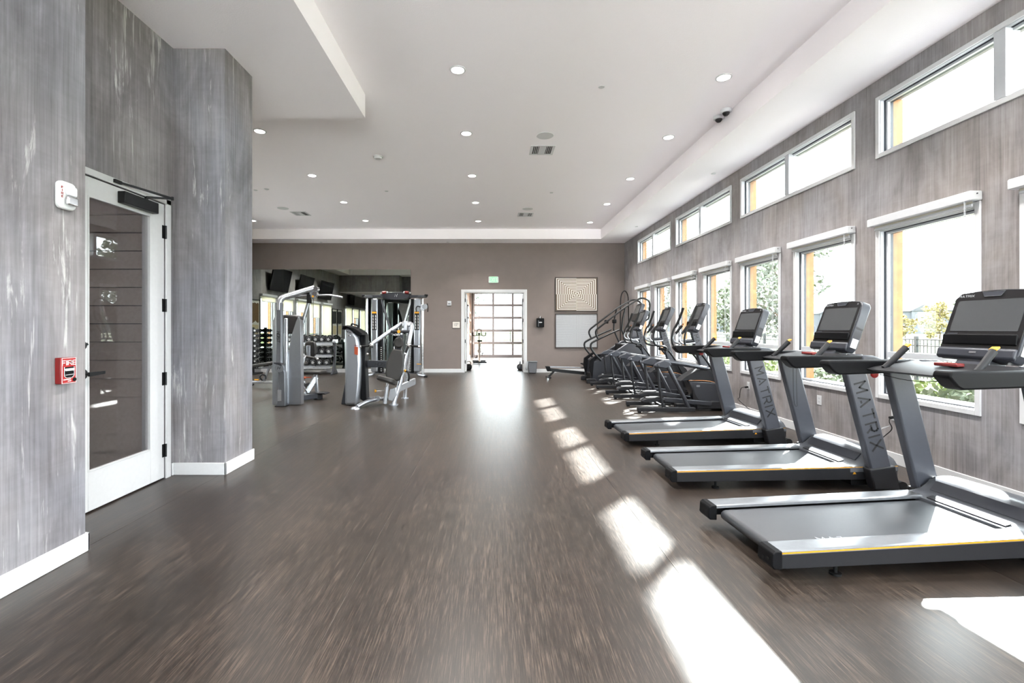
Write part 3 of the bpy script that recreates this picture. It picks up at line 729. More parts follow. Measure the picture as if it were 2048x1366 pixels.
# waste bin
t = thing('waste_bin', 'grey translucent wastebasket with a bag beside the doorway', 'waste bin', (1.235, 14.17, 0))
mat('smoke_plastic', srgb(78, 78, 82), 0.4, var=0.05); mat('bag', srgb(176, 178, 182), 0.35, var=0.05)
MB().prism([(-0.115, 0.012), (0.115, 0.012), (0.145, 0.36), (-0.145, 0.36)], -0.10, 0.10, 'xz').build('basket', 'smoke_plastic', t, 0.015)
MB().prism(rrect(-0.10, 0.10, -0.085, 0.085, 0.03), 0.0, 0.02, 'xy').build('base', 'black_plastic', t)
MB().prism(rrect(-0.155, 0.155, -0.115, 0.115, 0.03), 0.352, 0.376, 'xy').build('rim', 'grey_ink', t, 0.006)
mb = MB(); random.seed(3)
mb.tube(smooth([(-0.15, -0.08, 0.37), (-0.17, -0.05, 0.24), (-0.185, -0.02, 0.10)], 4), [0.03, 0.034, 0.036, 0.038, 0.04, 0.042, 0.045, 0.04, 0.02], 9).build('bag_overhang', 'bag', t)
# mirror on the back wall, in panels
um = [XL+0.02, -7.30, -6.578, -5.85, -5.122, -4.394, -3.666, -2.57]
mt = thing('wall_mirror', 'large frameless wall mirror in panels behind the weight machines', 'mirror', (0, YB, 0))
for i in range(len(um)-1):
    o = MB().box(um[i]+0.001-um[i], um[i+1]-0.001-um[i], -0.008, 0.0, 0.13, 3.24).build('mirror_panel', 'mirror', mt, loc=(um[i], -0.002, 0))
    o.rotation_euler = (0, 0, R([0, 0.05, -0.05, 0.12, -0.06, 0.04, -0.10][i]))

# ---------------------------------------------------------------- left wall: screens and pictures (seen in the mirror)
def tv(y, z, label, x=XL, w=1.42, s=1, tilt=12):
    t = thing('wall_television', label, 'television', (x, y, z), group='televisions high on the left wall')
    M = Matrix.Translation((0.16*s, 0, 0)) @ Matrix.Rotation(R(tilt)*s, 4, 'Y')
    MB().box(-0.025, 0.025, -w/2, w/2, -w*0.29, w*0.29).xf(M).build('case', 'black_plastic', t, 0.004)
    a, b = (0.025, 0.0265) if s == 1 else (-0.0265, -0.025)
    MB().box(a, b, -w/2+0.012, w/2-0.012, -w*0.29+0.014, w*0.29-0.012).xf(M).build('screen', mat('tv_screen', srgb(14, 14, 16), 0.12, var=0.02) if 'tv_screen' not in MATS else 'tv_screen', t)
    MB().box(0 if s == 1 else -0.14, 0.14 if s == 1 else 0, -0.12, 0.12, -0.10, 0.10).build('bracket', 'black_metal', t)
for i, y in enumerate((12.25, 10.0, 7.70)):
    tv(y, 3.12, 'black television high on the left wall, %s from the back wall, seen in the mirror' % NUM[i])
tv(3.9, 2.92, 'black television under the low header of the left wall, seen in the mirror', w=0.96, tilt=4)
def art(y, label):
    t = thing('abstract_picture', label, 'picture', (XL, y, 1.62), group='abstract pictures on the left wall')
    ring(MB(), 'x', 0.0, 0.04, -0.34, 0.34, -0.72, 0.72, 0.025).build('frame', 'bezel', t, 0.003)
    MB().box(0.005, 0.02, -0.315, 0.315, -0.695, 0.695).build('paper', 'paper_cream', t)
    rnd = random.Random(int(y*10)); top = []; bot = []
    for k in range(13):
        q = -0.27 + 0.045*k; top.append((q, 0.60 + rnd.uniform(-0.02, 0.02))); bot.append((q, -0.02 + rnd.uniform(-0.05, 0.05)))
    MB().prism(top + bot[::-1], 0.020, 0.0212, 'yz').build('dark_field', mat('art_dark%d' % int(y), srgb(40, 42, 42) if y < 10 else srgb(98, 70, 38), 0.8, var=0.15), t)
    MB().prism([(-0.25, -0.12), (0.2, -0.10), (0.24, -0.5), (-0.2, -0.56)], 0.020, 0.0212, 'yz').build('pale_field', mat('art_pale%d' % int(y), srgb(196, 178, 140), 0.8, var=0.15), t)
art(13.80, 'tall framed abstract picture in brown and cream at the far left')
art(6.28, 'framed abstract picture in black and tan, farther left of two, seen in the mirror'); art(5.52, 'framed abstract picture in black and tan beside another, nearer the header, seen in the mirror')

# ---------------------------------------------------------------- the studio beyond the doorway
mat('peach', srgb(206, 172, 150), 0.7, var=0.03)
YG = 21.7
struct('wall_studio_left', MB().box(-1.25, -1.07, YB+0.15, YG+0.1, 0, 3.6), 'peach', 'peach side wall of the studio beyond the doorway', 'wall')
struct('wall_studio_right', MB().box(XR, XRO, YB+0.15, YG+0.1, 0, 3.6), 'peach', 'right side wall of the studio beyond the doorway', 'wall')
GX = [-0.89 + 0.925*k for k in range(5)]; GZ = [0.08, 0.69, 1.28, 1.886, 2.477, 3.07]
struct('wall_studio_end', hole_wall('y', YG, YG+0.12, -1.25, XRO, 0, 3.6, [(GX[0]-0.04, GX[-1]+0.04, 0, 3.12)]), 'trim_white', 'end wall of the studio around the glazed overhead door', 'wall')
struct('ceiling_studio', MB().box(-1.25, XRO, YB+0.15, YG+0.12, 3.45, 3.6), 'ceiling_white', 'ceiling of the studio beyond the doorway', 'ceiling')
base('baseboard_studio', -1.07, -1.052, YB+0.15, YG, 'white baseboard of the studio side wall')
g = thing('door_3', 'glazed sectional overhead door at the end of the studio', 'door', (0, YG+0.03, 0), kind='structure')
for x in GX: MB().box(x-0.045, x+0.045, -0.03, 0.03, 0.0, 3.12).build('stile', 'frame_alu', g)
for i, z in enumerate(GZ):
    for j in range(len(GX)-1):
        MB().box(GX[j]+0.045, GX[j+1]-0.045, -0.028, 0.028, (z-0.058) if i else 0.0, z+0.058).build('rail', 'frame_alu', g)
for i in range(len(GZ)-1):
    for j in range(len(GX)-1):
        MB().box(GX[j]+0.03, GX[j+1]-0.03, -0.004, 0.004, GZ[i]+0.045, GZ[i+1]-0.045).build('pane', 'glass', g)
MB().tube([(GX[0]-0.07, -0.06, 0.0), (GX[0]-0.07, -0.06, 3.2)], 0.02, 8).build('track', 'black_metal', g)
for z in GZ[1:]: MB().box(GX[0]-0.075, GX[0]+0.02, -0.07, -0.03, z-0.05, z+0.05).build('roller_bracket', 'alu', g)
t = thing('training_rail', 'orange strapped training rail on the studio side wall', 'wall rail', (-1.07, 21.3, 0))
MB().box(0, 0.02, -0.03, 0.03, 0.15, 2.9).build('strap', 'bronze', t)
for z in (0.75, 1.1, 1.75, 2.1, 2.75): MB().box(0.03, 0.06, -0.07, 0.07, z-0.05, z+0.05).build('bracket', 'trim_white', t)
t = thing('wall_television', 'thin dark screen on the studio side wall, seen past the open door', 'television', (-1.07, 19.2, 1.98))
MB().box(0, 0.06, -0.55, 0.55, -0.38, 0.38).build('case', 'black_plastic', t, 0.004); MB().box(0.06, 0.062, -0.53, 0.53, -0.36, 0.36).build('screen', 'tv_screen', t)
def kettlebell(x, y, m, label, r=0.115):
    t = thing('kettlebell', label, 'kettlebell', (x, y, 0), group='kettlebell door stops')
    MB().lathe([(0.0, 0.0), (0.07, 0.0), (0.10, 0.03), (0.115, 0.085), (0.108, 0.13), (0.085, 0.17), (0.05, 0.192), (0.0, 0.198)], 24).build('bell', m, t)
    MB().tube(smooth([(-0.055, 0, 0.17), (-0.066, 0, 0.225), (-0.045, 0, 0.268), (0, 0, 0.278), (0.045, 0, 0.268), (0.066, 0, 0.225), (0.055, 0, 0.17)], 4), 0.015, 8).build('handle', m, t)
    return t
kettlebell(-0.80, 15.35, 'rubber', 'black kettlebell holding the left door leaf open'); k2 = kettlebell(0.93, 15.40, 'smoke_plastic', 'grey kettlebell at the right door leaf'); k2.rotation_euler = (0, 0, R(80))
# spin bike, seen from behind
t = thing('spin_bike', 'white and black spin bike standing in the studio', 'exercise bike', (-0.52, 18.3, 0), R(4))
mat('bike_white', srgb(228, 226, 224), 0.35, var=0.02)
MB().box(-0.27, 0.27, -0.40, -0.33, 0.02, 0.08).build('rear_stabilizer', 'black_metal', t, 0.01)
MB().box(-0.27, 0.27, 0.45, 0.52, 0.02, 0.08).build('front_stabilizer', 'black_metal', t, 0.01)
MB().tube([(0, -0.38, 0.07), (0, 0.0, 0.22), (0, 0.48, 0.07)], 0.035, 8).build('base_beam', 'bike_white', t)
MB().tube([(0, 0.0, 0.22), (0, -0.16, 0.80)], 0.036, 10).tube([(0, 0.05, 0.25), (0, 0.36, 0.80)], 0.04, 10).build('frame', 'bike_white', t)
MB().lathe([(0.05, -0.025), (0.22, -0.025), (0.235, -0.015), (0.235, 0.015), (0.22, 0.025), (0.05, 0.025)], 28, (0, 0.42, 0.36), 'x').build('flywheel', 'alu', t)
MB().box(-0.07, 0.07, 0.10, 0.55, 0.40, 0.52).build('guard', 'bike_white', t, 0.03)
MB().tube([(0, -0.16, 0.80), (0, -0.17, 0.86)], 0.022, 8).build('seat_post', 'chrome', t)
MB().prism([(-0.09, -0.30), (0.09, -0.30), (0.10, -0.22), (0.03, -0.08), (0.02, 0.02), (-0.02, 0.02), (-0.03, -0.08), (-0.10, -0.22)], 0.86, 0.92, 'xy').build('saddle', 'rubber', t, 0.02)
MB().tube([(0, 0.36, 0.80), (0, 0.40, 1.12)], 0.022, 8).build('stem', 'chrome', t)
MB().tube(smooth([(-0.26, 0.30, 1.22), (-0.25, 0.32, 1.10), (-0.12, 0.34, 1.10), (-0.09, 0.36, 1.22), (-0.06, 0.30, 1.34), (0.06, 0.30, 1.34), (0.09, 0.36, 1.22), (0.12, 0.34, 1.10), (0.25, 0.32, 1.10), (0.26, 0.30, 1.22)], 5), 0.017, 8).tube([(-0.13, 0.36, 1.11), (0.13, 0.36, 1.11)], 0.017, 8).build('handlebar', 'rubber', t)
MB().box(-0.05, 0.05, 0.34, 0.37, 1.13, 1.20).build('display', 'bezel', t, 0.006)
for s in (-1, 1): MB().tube([(s*0.10, 0.05, 0.30), (s*0.13, 0.05+s*0.14, 0.30+s*0.08)], 0.014, 8).box(s*0.14-0.045, s*0.14+0.045, 0.0+s*0.14, 0.10+s*0.14, 0.28+s*0.08, 0.31+s*0.08).build('pedal', 'rubber', t)

# ---------------------------------------------------------------- outdoors
def mat_ground(name, c0, c1, sc_, sc2=0.6):
    m = mat(name, c0, 0.9, spec=0.1); nt = m.node_tree; p = nt.nodes['Principled BSDF']
    tc = node(nt, 'ShaderNodeTexCoord'); n = node(nt, 'ShaderNodeTexNoise', inp={'Scale': sc_, 'Detail': 6.0}); n2 = node(nt, 'ShaderNodeTexNoise', inp={'Scale': sc2, 'Detail': 2.0})
    nt.links.new(tc.outputs['Object'], n.inputs['Vector']); nt.links.new(tc.outputs['Object'], n2.inputs['Vector'])
    ad = node(nt, 'ShaderNodeMath', operation='ADD'); nt.links.new(n.outputs[0], ad.inputs[0]); nt.links.new(n2.outputs[0], ad.inputs[1])
    mr = node(nt, 'ShaderNodeMapRange', inp={'From Min': 0.75, 'From Max': 1.25}); nt.links.new(ad.outputs[0], mr.inputs['Value'])
    mx = node(nt, 'ShaderNodeMix', data_type='RGBA'); mx.inputs[6].default_value = c0; mx.inputs[7].default_value = c1
    nt.links.new(mr.outputs[0], mx.inputs[0]); nt.links.new(mx.outputs[2], p.inputs['Base Color']); return m
mat_ground('lawn', (0.030, 0.042, 0.012, 1), (0.058, 0.072, 0.022, 1), 6.0)
mat_ground('mulch', (0.055, 0.05, 0.048, 1), (0.17, 0.16, 0.155, 1), 9.0, 30.0)
mat('concrete', srgb(96, 96, 96), 0.85, var=0.05, vscale=3)
GZ0 = -0.14
lawn = struct('ground_lawn', MB().box(-160, 240, -120, 260, GZ0-0.2, GZ0), 'lawn', 'sunlit green lawn outside the windows', 'lawn')
struct('ground_bed', MB().box(XRO+0.01, 7.4, -8, 21.5, GZ0, GZ0+0.03), 'mulch', 'mulched planting bed along the window wall', 'planting bed')
struct('ground_walk', MB().box(8.2, 10.0, -20, 60, GZ0, GZ0+0.02).box(-6, 2.4, 21.83, 30, GZ0, GZ0+0.06).box(-30, 30, 34, 37, GZ0, GZ0+0.02), 'concrete', 'pale concrete walks outside the studio and the windows', 'walkway')
struct('ground_bounce', MB().box(-16, 16, -50, YS-0.16, GZ0, GZ0+0.04).box(-30, XL-0.25, -8, 40, GZ0, GZ0+0.04), mat('bounce_paving', srgb(232, 229, 226), 0.85, var=0.04, vscale=2), 'added pale paving bouncing daylight onto the ceiling', 'bounce_paving')  # pale ground added as a reflector to brighten the ceiling
mat('fence_metal', srgb(30, 34, 36), 0.5, var=0.05)
def fence(name, x0, y0, x1, y1, label, cnt):
    d = Vector((x1-x0, y1-y0, 0)); L_ = d.length; n = max(1, int(L_/2.4)); a = math.atan2(d.y, d.x)
    proto = None
    for i in range(n):
        p = Vector((x0, y0, GZ0)) + d*(i/n)
        lab = label % (NUM[i] if i < len(NUM) else 'number %d' % (i+1))
        if proto is None:
            t = thing(name, lab, 'fence', p, a, group='black metal fence panels'); w = L_/n
            MB().box(-0.04, 0.04, -0.04, 0.04, 0, 1.30).build('post', 'fence_metal', t)
            for z in (0.12, 1.02, 1.20): MB().box(0.04, w-0.04, -0.018, 0.018, z-0.02, z+0.02).build('rail', 'fence_metal', t)
            mb = MB(); k = int(w/0.115)
            for j in range(1, k): mb.box(j*w/k-0.009, j*w/k+0.009, -0.009, 0.009, 0.05, 1.22)
            tag(mb.build('pickets', 'fence_metal', t), kind='stuff'); proto = t
        else: dup(proto, lab, p)
fence('metal_fence', 12.6, 6.0, 12.6, 44.0, 'black metal fence panel beyond the windows, %s from the near end', 16)
fence('lawn_fence', -8.0, 46.0, 14.0, 46.0, 'black metal fence panel on the lawn behind the studio, %s from the left', 9)
mat('leaf_green', (0.07, 0.088, 0.05, 1), 0.7, var=0.3, vscale=3); mat('leaf_gold', (0.19, 0.155, 0.06, 1), 0.7, var=0.3, vscale=3)
mat('leaf_haze_grey', (0.12, 0.135, 0.11, 1), 0.7, var=0.3, vscale=3); mat('leaf_bright', (0.10, 0.13, 0.035, 1), 0.6, var=0.35, vscale=6)  # grey-green leaves carry the outdoor haze in their colour
mat('leaf_haze_pale', (0.20, 0.215, 0.20, 1), 0.7, var=0.3, vscale=3)  # far leaves paled, haze put into the base colour
mat('bark', srgb(92, 80, 70), 0.9, var=0.2, vscale=12)
def leaves(n, cx, cz, rx, rz, size, rnd, hollow=0.35, ry=None):
    mb = MB(); ry = ry or rx
    for _ in range(n):
        while True:
            x, y, z = rnd.uniform(-1, 1), rnd.uniform(-1, 1), rnd.uniform(-1, 1); q = x*x+y*y+z*z
            if hollow < q < 1: break
        c = Vector((cx + x*rx, y*ry, cz + z*rz)); a = Vector((rnd.uniform(-1, 1), rnd.uniform(-1, 1), rnd.uniform(-1, 1))).normalized()
        b = a.cross(Vector((rnd.uniform(-1, 1), rnd.uniform(-1, 1), 0.3))).normalized(); s = size*rnd.uniform(0.6, 1.3)
        mb.add([c-a*s, c+b*s*0.5, c+a*s, c-b*s*0.5], [(0, 1, 2, 3)])
    return mb
def tree(x, y, h, r, m, label, n=1500, size=0.13, seed=1, trunk=0.3, name='lawn_tree', clumps=9, cat='tree'):
    rnd = random.Random(seed); t = thing(name, label, cat, (x, y, GZ0), group='trees and shrubs outside')
    mb = MB(); mb.tube([(0, 0, 0), (0.03, 0, h*0.4), (0, 0.04, h*0.85)], [0.018*h, 0.013*h, 0.004*h], 7); fol = MB()
    for k in range(clumps):
        a = rnd.uniform(0, 6.28); zz = h*(trunk + (0.9-trunk)*(k+0.5)/clumps); rr = r*(0.45+0.4*math.sin(math.pi*min(1, (k+0.8)/clumps)))*rnd.uniform(0.7, 1.0)
        p = (rr*math.cos(a)*0.7, rr*math.sin(a)*0.7, zz)
        mb.tube([(0, 0, zz-0.12*h), (p[0]*0.5, p[1]*0.5, zz-0.04*h), p], [0.007*h, 0.005*h, 0.002*h], 5)
        l = leaves(n//clumps, 0, 0, rr*0.75, h*0.13, size, rnd, 0.05); l.fn(lambda a_, b_, c_: (a_+p[0], b_+p[1], c_+p[2])); fol.join(l)
    mb.build('trunk', 'bark', t); tag(fol.build('foliage', m, t), kind='stuff'); return t
tree(13.6, 21.5, 6.4, 2.3, 'leaf_haze_grey', 'loose hazy grey-green tree outside the third window from the treadmill end', 2200, 0.13, 3, 0.25)
tree(14.5, 26.0, 6.8, 2.5, 'leaf_green', 'leafy green tree outside the windows behind the ellipticals', 2600, 0.15, 5, 0.15)
tree(19.0, 50.0, 6.5, 2.4, 'leaf_haze_grey', 'distant hazy grey-green tree outside the far windows', 1500, 0.18, 8)
tree(44.0, 45.0, 4.3, 1.6, 'leaf_gold', 'golden young tree in front of the houses, the taller of two', 1100, 0.16, 11, 0.2)
tree(50.5, 56.0, 3.2, 1.5, 'leaf_gold', 'golden young tree in front of the houses, the shorter and rounder of two', 900, 0.17, 12, 0.2)
tree(84.0, 80.0, 7.5, 4.0, 'leaf_green', 'round green tree beyond the right-hand house', 1300, 0.35, 14)
tree(-5.5, 62.0, 9.0, 4.2, 'leaf_haze_pale', 'haze-pale tree behind the lawn fence seen through the studio door, left', 5000, 0.2, 21, 0.12)
tree(8.5, 66.0, 9.0, 4.0, 'leaf_haze_pale', 'haze-pale tree behind the lawn fence seen through the studio door, right', 5000, 0.2, 22, 0.12)
def shrub(x, y, r, h, m, label, n=500, size=0.07, seed=1):
    rnd = random.Random(seed); t = thing('bed_shrub', label, 'shrub', (x, y, GZ0+0.02), group='shrubs in the planting bed')
    mb = MB()
    for k in range(7):
        a = rnd.uniform(0, 6.28); mb.tube([(0.02*math.cos(a), 0.02*math.sin(a), 0), (r*0.6*math.cos(a), r*0.6*math.sin(a), h*0.8)], [0.012, 0.004], 5)
    mb.build('stems', 'bark', t); tag(leaves(n, 0, h*0.55, r, h*0.55, size, rnd, 0.12).build('foliage', m, t), kind='stuff')
shrub(5.15, 5.05, 0.42, 0.85, 'leaf_green', 'green leafy shrub outside the window beside the nearest treadmill', 900, 0.06, 31)
shrub(5.75, 5.85, 0.40, 0.80, 'leaf_bright', 'yellow-green shrub outside the window beside the nearest treadmill', 800, 0.06, 32)
shrub(6.2, 8.65, 0.55, 0.70, 'leaf_green', 'round shrub outside the window behind the middle treadmill', 800, 0.06, 33)
shrub(6.9, 12.3, 0.7, 0.8, 'leaf_bright', 'light green shrub outside the window behind the farthest treadmill', 800, 0.07, 34)
shrub(5.4, 3.9, 0.45, 0.8, 'leaf_green', 'green leafy shrub outside at the right edge of the view', 800, 0.06, 35)
# far houses, distance haze put into their grey colours
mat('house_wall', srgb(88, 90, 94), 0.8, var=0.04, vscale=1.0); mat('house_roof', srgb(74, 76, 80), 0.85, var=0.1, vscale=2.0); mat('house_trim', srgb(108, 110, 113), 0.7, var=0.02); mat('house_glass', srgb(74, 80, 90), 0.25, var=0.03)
def house(x, y, w, d, h, rot, label, gables=2):
    t = thing('exterior_house', label, 'house', (x, y, GZ0), rot, group='houses beyond the lawn')
    MB().box(-w/2, w/2, -d/2, d/2, 0, h).build('walls', 'house_wall', t)
    o = 0.5; MB().prism([(-d/2-o, h-0.1), (0, h+d*0.30), (d/2+o, h-0.1)], -w/2-o, w/2+o, 'yz').build('roof', 'house_roof', t)
    for k in range(gables):
        gx = -w/2 + (k+0.5)*w/gables; gw = w/gables*0.55
        MB().box(gx-gw/2, gx+gw/2, -d/2-1.0, -d/2, 0, h).build('bay', 'house_wall', t)
        MB().prism([(gx-gw/2-0.3, h-0.1), (gx, h+gw*0.32), (gx+gw/2+0.3, h-0.1)], -d/2-1.3, 0, 'xz').build('gable', 'house_roof', t)
        for z in (1.0, 3.9):
            for sx in (-0.25, 0.25):
                f = MB().box(gx+sx*gw-0.55, gx+sx*gw+0.55, -d/2-1.06, -d/2-0.99, z-0.08, z+1.5).build('window', 'house_trim', t)
                MB().box(gx+sx*gw-0.45, gx+sx*gw+0.45, -d/2-1.09, -d/2-1.06, z, z+1.4).build('pane', 'house_glass', f)
    for k in range(gables-1):
        gx = -w/2 + (k+1)*w/gables
        f = MB().box(gx-0.7, gx+0.7, -d/2-0.05, -d/2, 0, 2.3).build('porch_opening', 'house_trim', t); MB().box(gx-0.55, gx+0.55, -d/2-0.08, -d/2-0.05, 0, 2.2).build('entry', 'house_glass', f)
house(128.0, 134.0, 30, 12, 6.5, R(-52), 'haze-grey gabled house seen beside the nearest console', 3)
house(128.0, 173.0, 28, 12, 7.0, R(-42), 'haze-grey gabled house seen beside the middle console', 3)
house(80.0, 186.0, 30, 12, 6.5, R(-30), 'haze-grey gabled house far behind the ellipticals', 2)

# ---------------------------------------------------------------- treadmills
def console(parent, w, h, M, shelf=True, logo=True):
    """display console; local frame: y across, z up along the face, -x towards the user; M places it."""
    th = 0.075
    arch = [(-w/2+0.03, 0.0), (w/2-0.03, 0.0), (w/2, 0.05), (w/2-0.004, h-0.05), (w/2-0.03, h-0.012)] + [(w/2-0.03-(w-0.06)*k/6, h-0.012+0.014*math.sin(math.pi*k/6)) for k in range(1, 6)] + [(-w/2+0.03, h-0.012), (-w/2+0.004, h-0.05), (-w/2, 0.05)]
    c = MB().prism(arch, -th*0.15, th, 'yz').xf(M).build('console', 'charcoal', parent, 0.010)
    face = [(y*0.965, h*0.5 + (z-h*0.5)*0.965) for y, z in arch]
    MB().prism(face, -th*0.15-0.006, -th*0.15, 'yz').xf(M).build('console_face', 'bezel', c)
    xf_ = -th*0.15-0.006
    MB().prism(rrect(-w*0.42, w*0.42, h*0.40, h*0.85, 0.008), xf_-0.0025, xf_, 'yz').xf(M).build('screen', 'screen', c)
    MB().prism([(-w*0.14, h*0.968), (w*0.14, h*0.968), (w*0.10, h*0.90), (-w*0.10, h*0.90)], xf_-0.004, xf_, 'yz').xf(M).build('top_badge', 'charcoal', c, 0.002)
    ring_ = [(-w*0.14, h*0.968), (w*0.14, h*0.968), (w*0.10, h*0.90), (-w*0.10, h*0.90)]
    mb = MB(); pts = [(xf_-0.0045, a, b) for a, b in ring_]; mb.tube(pts, 0.0016, 6, closed=True); mb.xf(M).build('badge_outline', 'alu', c)
    MB().box(xf_-0.002, xf_, w*0.30, w*0.44, h*0.335, h*0.375).xf(M).build('button_pad', 'charcoal', c)
    if logo:
        mb, lw = lettering('MATRIX', 0.014, (0, 0, 0), (0, -1, 0), (0, 0, 1), th=0.18, gap=0.35)
        mb.xf(M @ Matrix.Translation((xf_-0.001, w*0.44, h*0.905))).build('logo', 'grey_print', c)
        mb, lw = lettering('X', 0.014, (0, 0, 0), (0, -1, 0), (0, 0, 1), th=0.18)
        mb.xf(M @ Matrix.Translation((xf_-0.001, -w*0.38, h*0.905))).build('logo_mark', 'grey_print', c)
    if shelf:
        sh = MB().prism([(-0.006, 0.095), (-0.026, 0.105), (-0.040, 0.165), (-0.034, 0.172), (-0.012, 0.150)], -w*0.46, w*0.46, 'xz').xf(M).build('shelf', 'black_plastic', c, 0.006)
        MB().prism([(-0.006, 0.0), (-0.030, 0.015), (-0.034, 0.07), (-0.012, 0.085)], -w*0.49, w*0.49, 'xz').xf(M).build('lower_lip', 'charcoal', c, 0.010)
        MB().box(-0.0345, -0.032, -0.02, 0.02, 0.04, 0.052).xf(M).build('port', 'alu', c)
    MB().box(0.004, 0.060, -w/2-0.0015, -w/2, h*0.09, h*0.26).xf(M).build('label_sticker', 'white_print', c)
    for k in (0.45, 0.47): MB().box(0.0, 0.065, -w/2-0.001, -w/2, h*k, h*k+0.003).xf(M).build('seam', 'bezel', c)
    return c

def make_treadmill():
    t = thing('treadmill', 'x', 'treadmill', group='treadmills in a row along the windows')
    L = 1.97
    inc = lambda x, y, z: (x, y, z + 0.048*max(0.0, x)/L)
    for s in (-1, 1):
        y0, y1 = sorted((s*0.345, s*0.386))
        MB().prism([(0.05, 0.070), (L, 0.045), (L, 0.158), (0.05, 0.158)], y0, y1, 'xz').fn(inc).build('side_skirt', 'charcoal_soft', t, 0.004)
        ya, yb = sorted((s*0.264, s*0.390))
        prof = [(ya, 0.150), (yb, 0.150), (yb, 0.166)]
        n = 8
        for k in range(n, -1, -1):
            y = ya + (yb-ya)*k/n; prof += [(y, 0.171 if k % 2 else 0.168)] if 0 < k < n else [(y, 0.166)]
        MB().prism(prof, 0.055, 1.575, 'yz').fn(inc).build('foot_rail', 'alu', t)
        yy = s*0.3905; a, b = sorted((yy, yy + s*0.0015))
        MB().box(0.058, L-0.002, a, b, 0.1555, 0.1625).fn(inc).build('accent_stripe', 'yellow', t)
        ya, yb = sorted((s*0.262, s*0.392))
        cp = MB().prism([(0.0, 0.090), (0.012, 0.072), (0.060, 0.070), (0.060, 0.172), (0.022, 0.172), (0.004, 0.158)], ya, yb, 'xz').build('end_cap', 'black_plastic', t, 0.006)
        for q in (0.3, 0.62):
            yq = ya + (yb-ya)*q; MB().cyl((-0.0015, yq, 0.118 - 0.012*(q > 0.5)), (0.004, yq, 0.118 - 0.012*(q > 0.5)), 0.010, 12).build('bolt_hole', 'rubber', cp)
        MB().cyl((0.42, s*0.325, 0.0), (0.42, s*0.325, 0.012), 0.030, 16).cyl((0.42, s*0.325, 0.012), (0.42, s*0.325, 0.09), 0.010, 10).build('levelling_foot', 'rubber', t)
    # belt round the rear roller
    pr = [(1.56, 0.140), (0.115, 0.140)] + [(0.115 - 0.034*math.sin(a), 0.106 + 0.034*math.cos(a)) for a in (R(30), R(60), R(90), R(120), R(150), R(180))]
    inner = [(0.115 - 0.029*math.sin(a), 0.106 + 0.029*math.cos(a)) for a in (R(180), R(150), R(120), R(90), R(60), R(30), 0)] + [(1.56, 0.134)]
    MB().prism(pr + [(1.56, 0.072), (1.56, 0.078)] + inner, -0.255, 0.255, 'xz').fn(inc).build('belt', 'belt', t)
    MB().cyl((0.115, -0.262, 0.106), (0.115, 0.262, 0.106), 0.027, 16).build('rear_roller', 'black_metal', t)
    MB().box(0.16, 1.60, -0.345, 0.345, 0.085, 0.128).fn(inc).build('deck', 'rubber', t)
    mb, w = lettering('MATRIX', 0.045, (0, 0, 0), (1, 0, 0), (0, 1, 0), th=0.12, gap=0.45)
    mb.xf(Matrix.Translation((0.40, -0.245, 0.1525))).build('belt_logo', 'grey_print', t)
    # motor hood
    hp = [(1.555, 0.118), (1.555, 0.158), (1.60, 0.164), (1.66, 0.184), (1.70, 0.215), (1.735, 0.258), (1.775, 0.276), (1.84, 0.283), (1.90, 0.270), (1.95, 0.225), (1.968, 0.165), (1.968, 0.118)]
    hs = hp[0:5] + hp[5:]
    mb = MB(); rows = []
    ysec = [(-0.392, 0.0), (-0.386, 0.55), (-0.365, 0.86), (-0.32, 0.97), (-0.16, 1.0), (0.16, 1.0), (0.32, 0.97), (0.365, 0.86), (0.386, 0.55), (0.392, 0.0)]
    verts = []
    for y, k in ysec:
        for x, z in hp: verts.append((x, y, 0.118 + (z-0.118)*(k if z > 0.166 else 1.0) + (0.046*(1-k) if z > 0.166 else 0)))
    n = len(hp); fs = []
    for i in range(len(ysec)-1):
        for j in range(n-1): fs.append((i*n+j, (i+1)*n+j, (i+1)*n+j+1, i*n+j+1))
    fs.append(tuple(range(n))); fs.append(tuple((len(ysec)-1)*n + j for j in range(n-1, -1, -1)))
    hood = mb.add(verts, fs).fn(inc).build('motor_hood', 'hood_plastic', t, ang=50)
    MB().prism([(1.572, 0.163), (1.618, 0.172), (1.618, 0.178), (1.572, 0.169)], -0.235, 0.235, 'xz').fn(inc).build('hood_insert', 'charcoal_soft', hood)
    MB().prism([(1.672, 0.190), (1.722, 0.246), (1.718, 0.254), (1.666, 0.196)], -0.30, 0.30, 'xz').fn(inc).build('hood_band', 'charcoal', hood)
    MB().box(1.60, 1.945, -0.34, 0.34, 0.03, 0.10).build('front_frame', 'rubber', t)
    for s in (-1, 1):
        y0, y1 = sorted((s*0.394, s*0.462))
        # leaning upright
        MB().prism([(1.705, 0.10), (1.885, 0.10), (1.652, 0.985), (1.612, 1.085), (1.452, 1.085), (1.482, 0.955)], y0, y1, 'xz').build('upright', 'upright_paint', t, 0.014, 3)
        a, b = sorted((s*0.388, s*0.472))
        MB().prism([(1.700, 0.030), (1.925, 0.022), (1.880, 0.235), (1.655, 0.205)], a, b, 'xz').build('upright_boot', 'charcoal_soft', t, 0.014, 3)
        MB().cyl((1.955, s*0.400, 0.046), (1.955, s*0.452, 0.046), 0.046, 18).build('wheel', 'rubber', t)
        # padded arm rest
        MB().prism([(0.955, 1.130), (0.968, 1.162), (1.60, 1.166), (1.60, 1.072), (1.035, 1.058), (1.005, 1.075)], s*0.415-0.050, s*0.415+0.050, 'xz').build('arm_rest', 'black_plastic', t, 0.012, 3)
        MB().prism([(1.598, 1.068), (1.598, 1.168), (1.70, 1.165), (1.775, 1.135), (1.775, 1.085)], s*0.412-0.056, s*0.412+0.056, 'xz').build('arm_shoulder', 'charcoal', t, 0.014, 3)
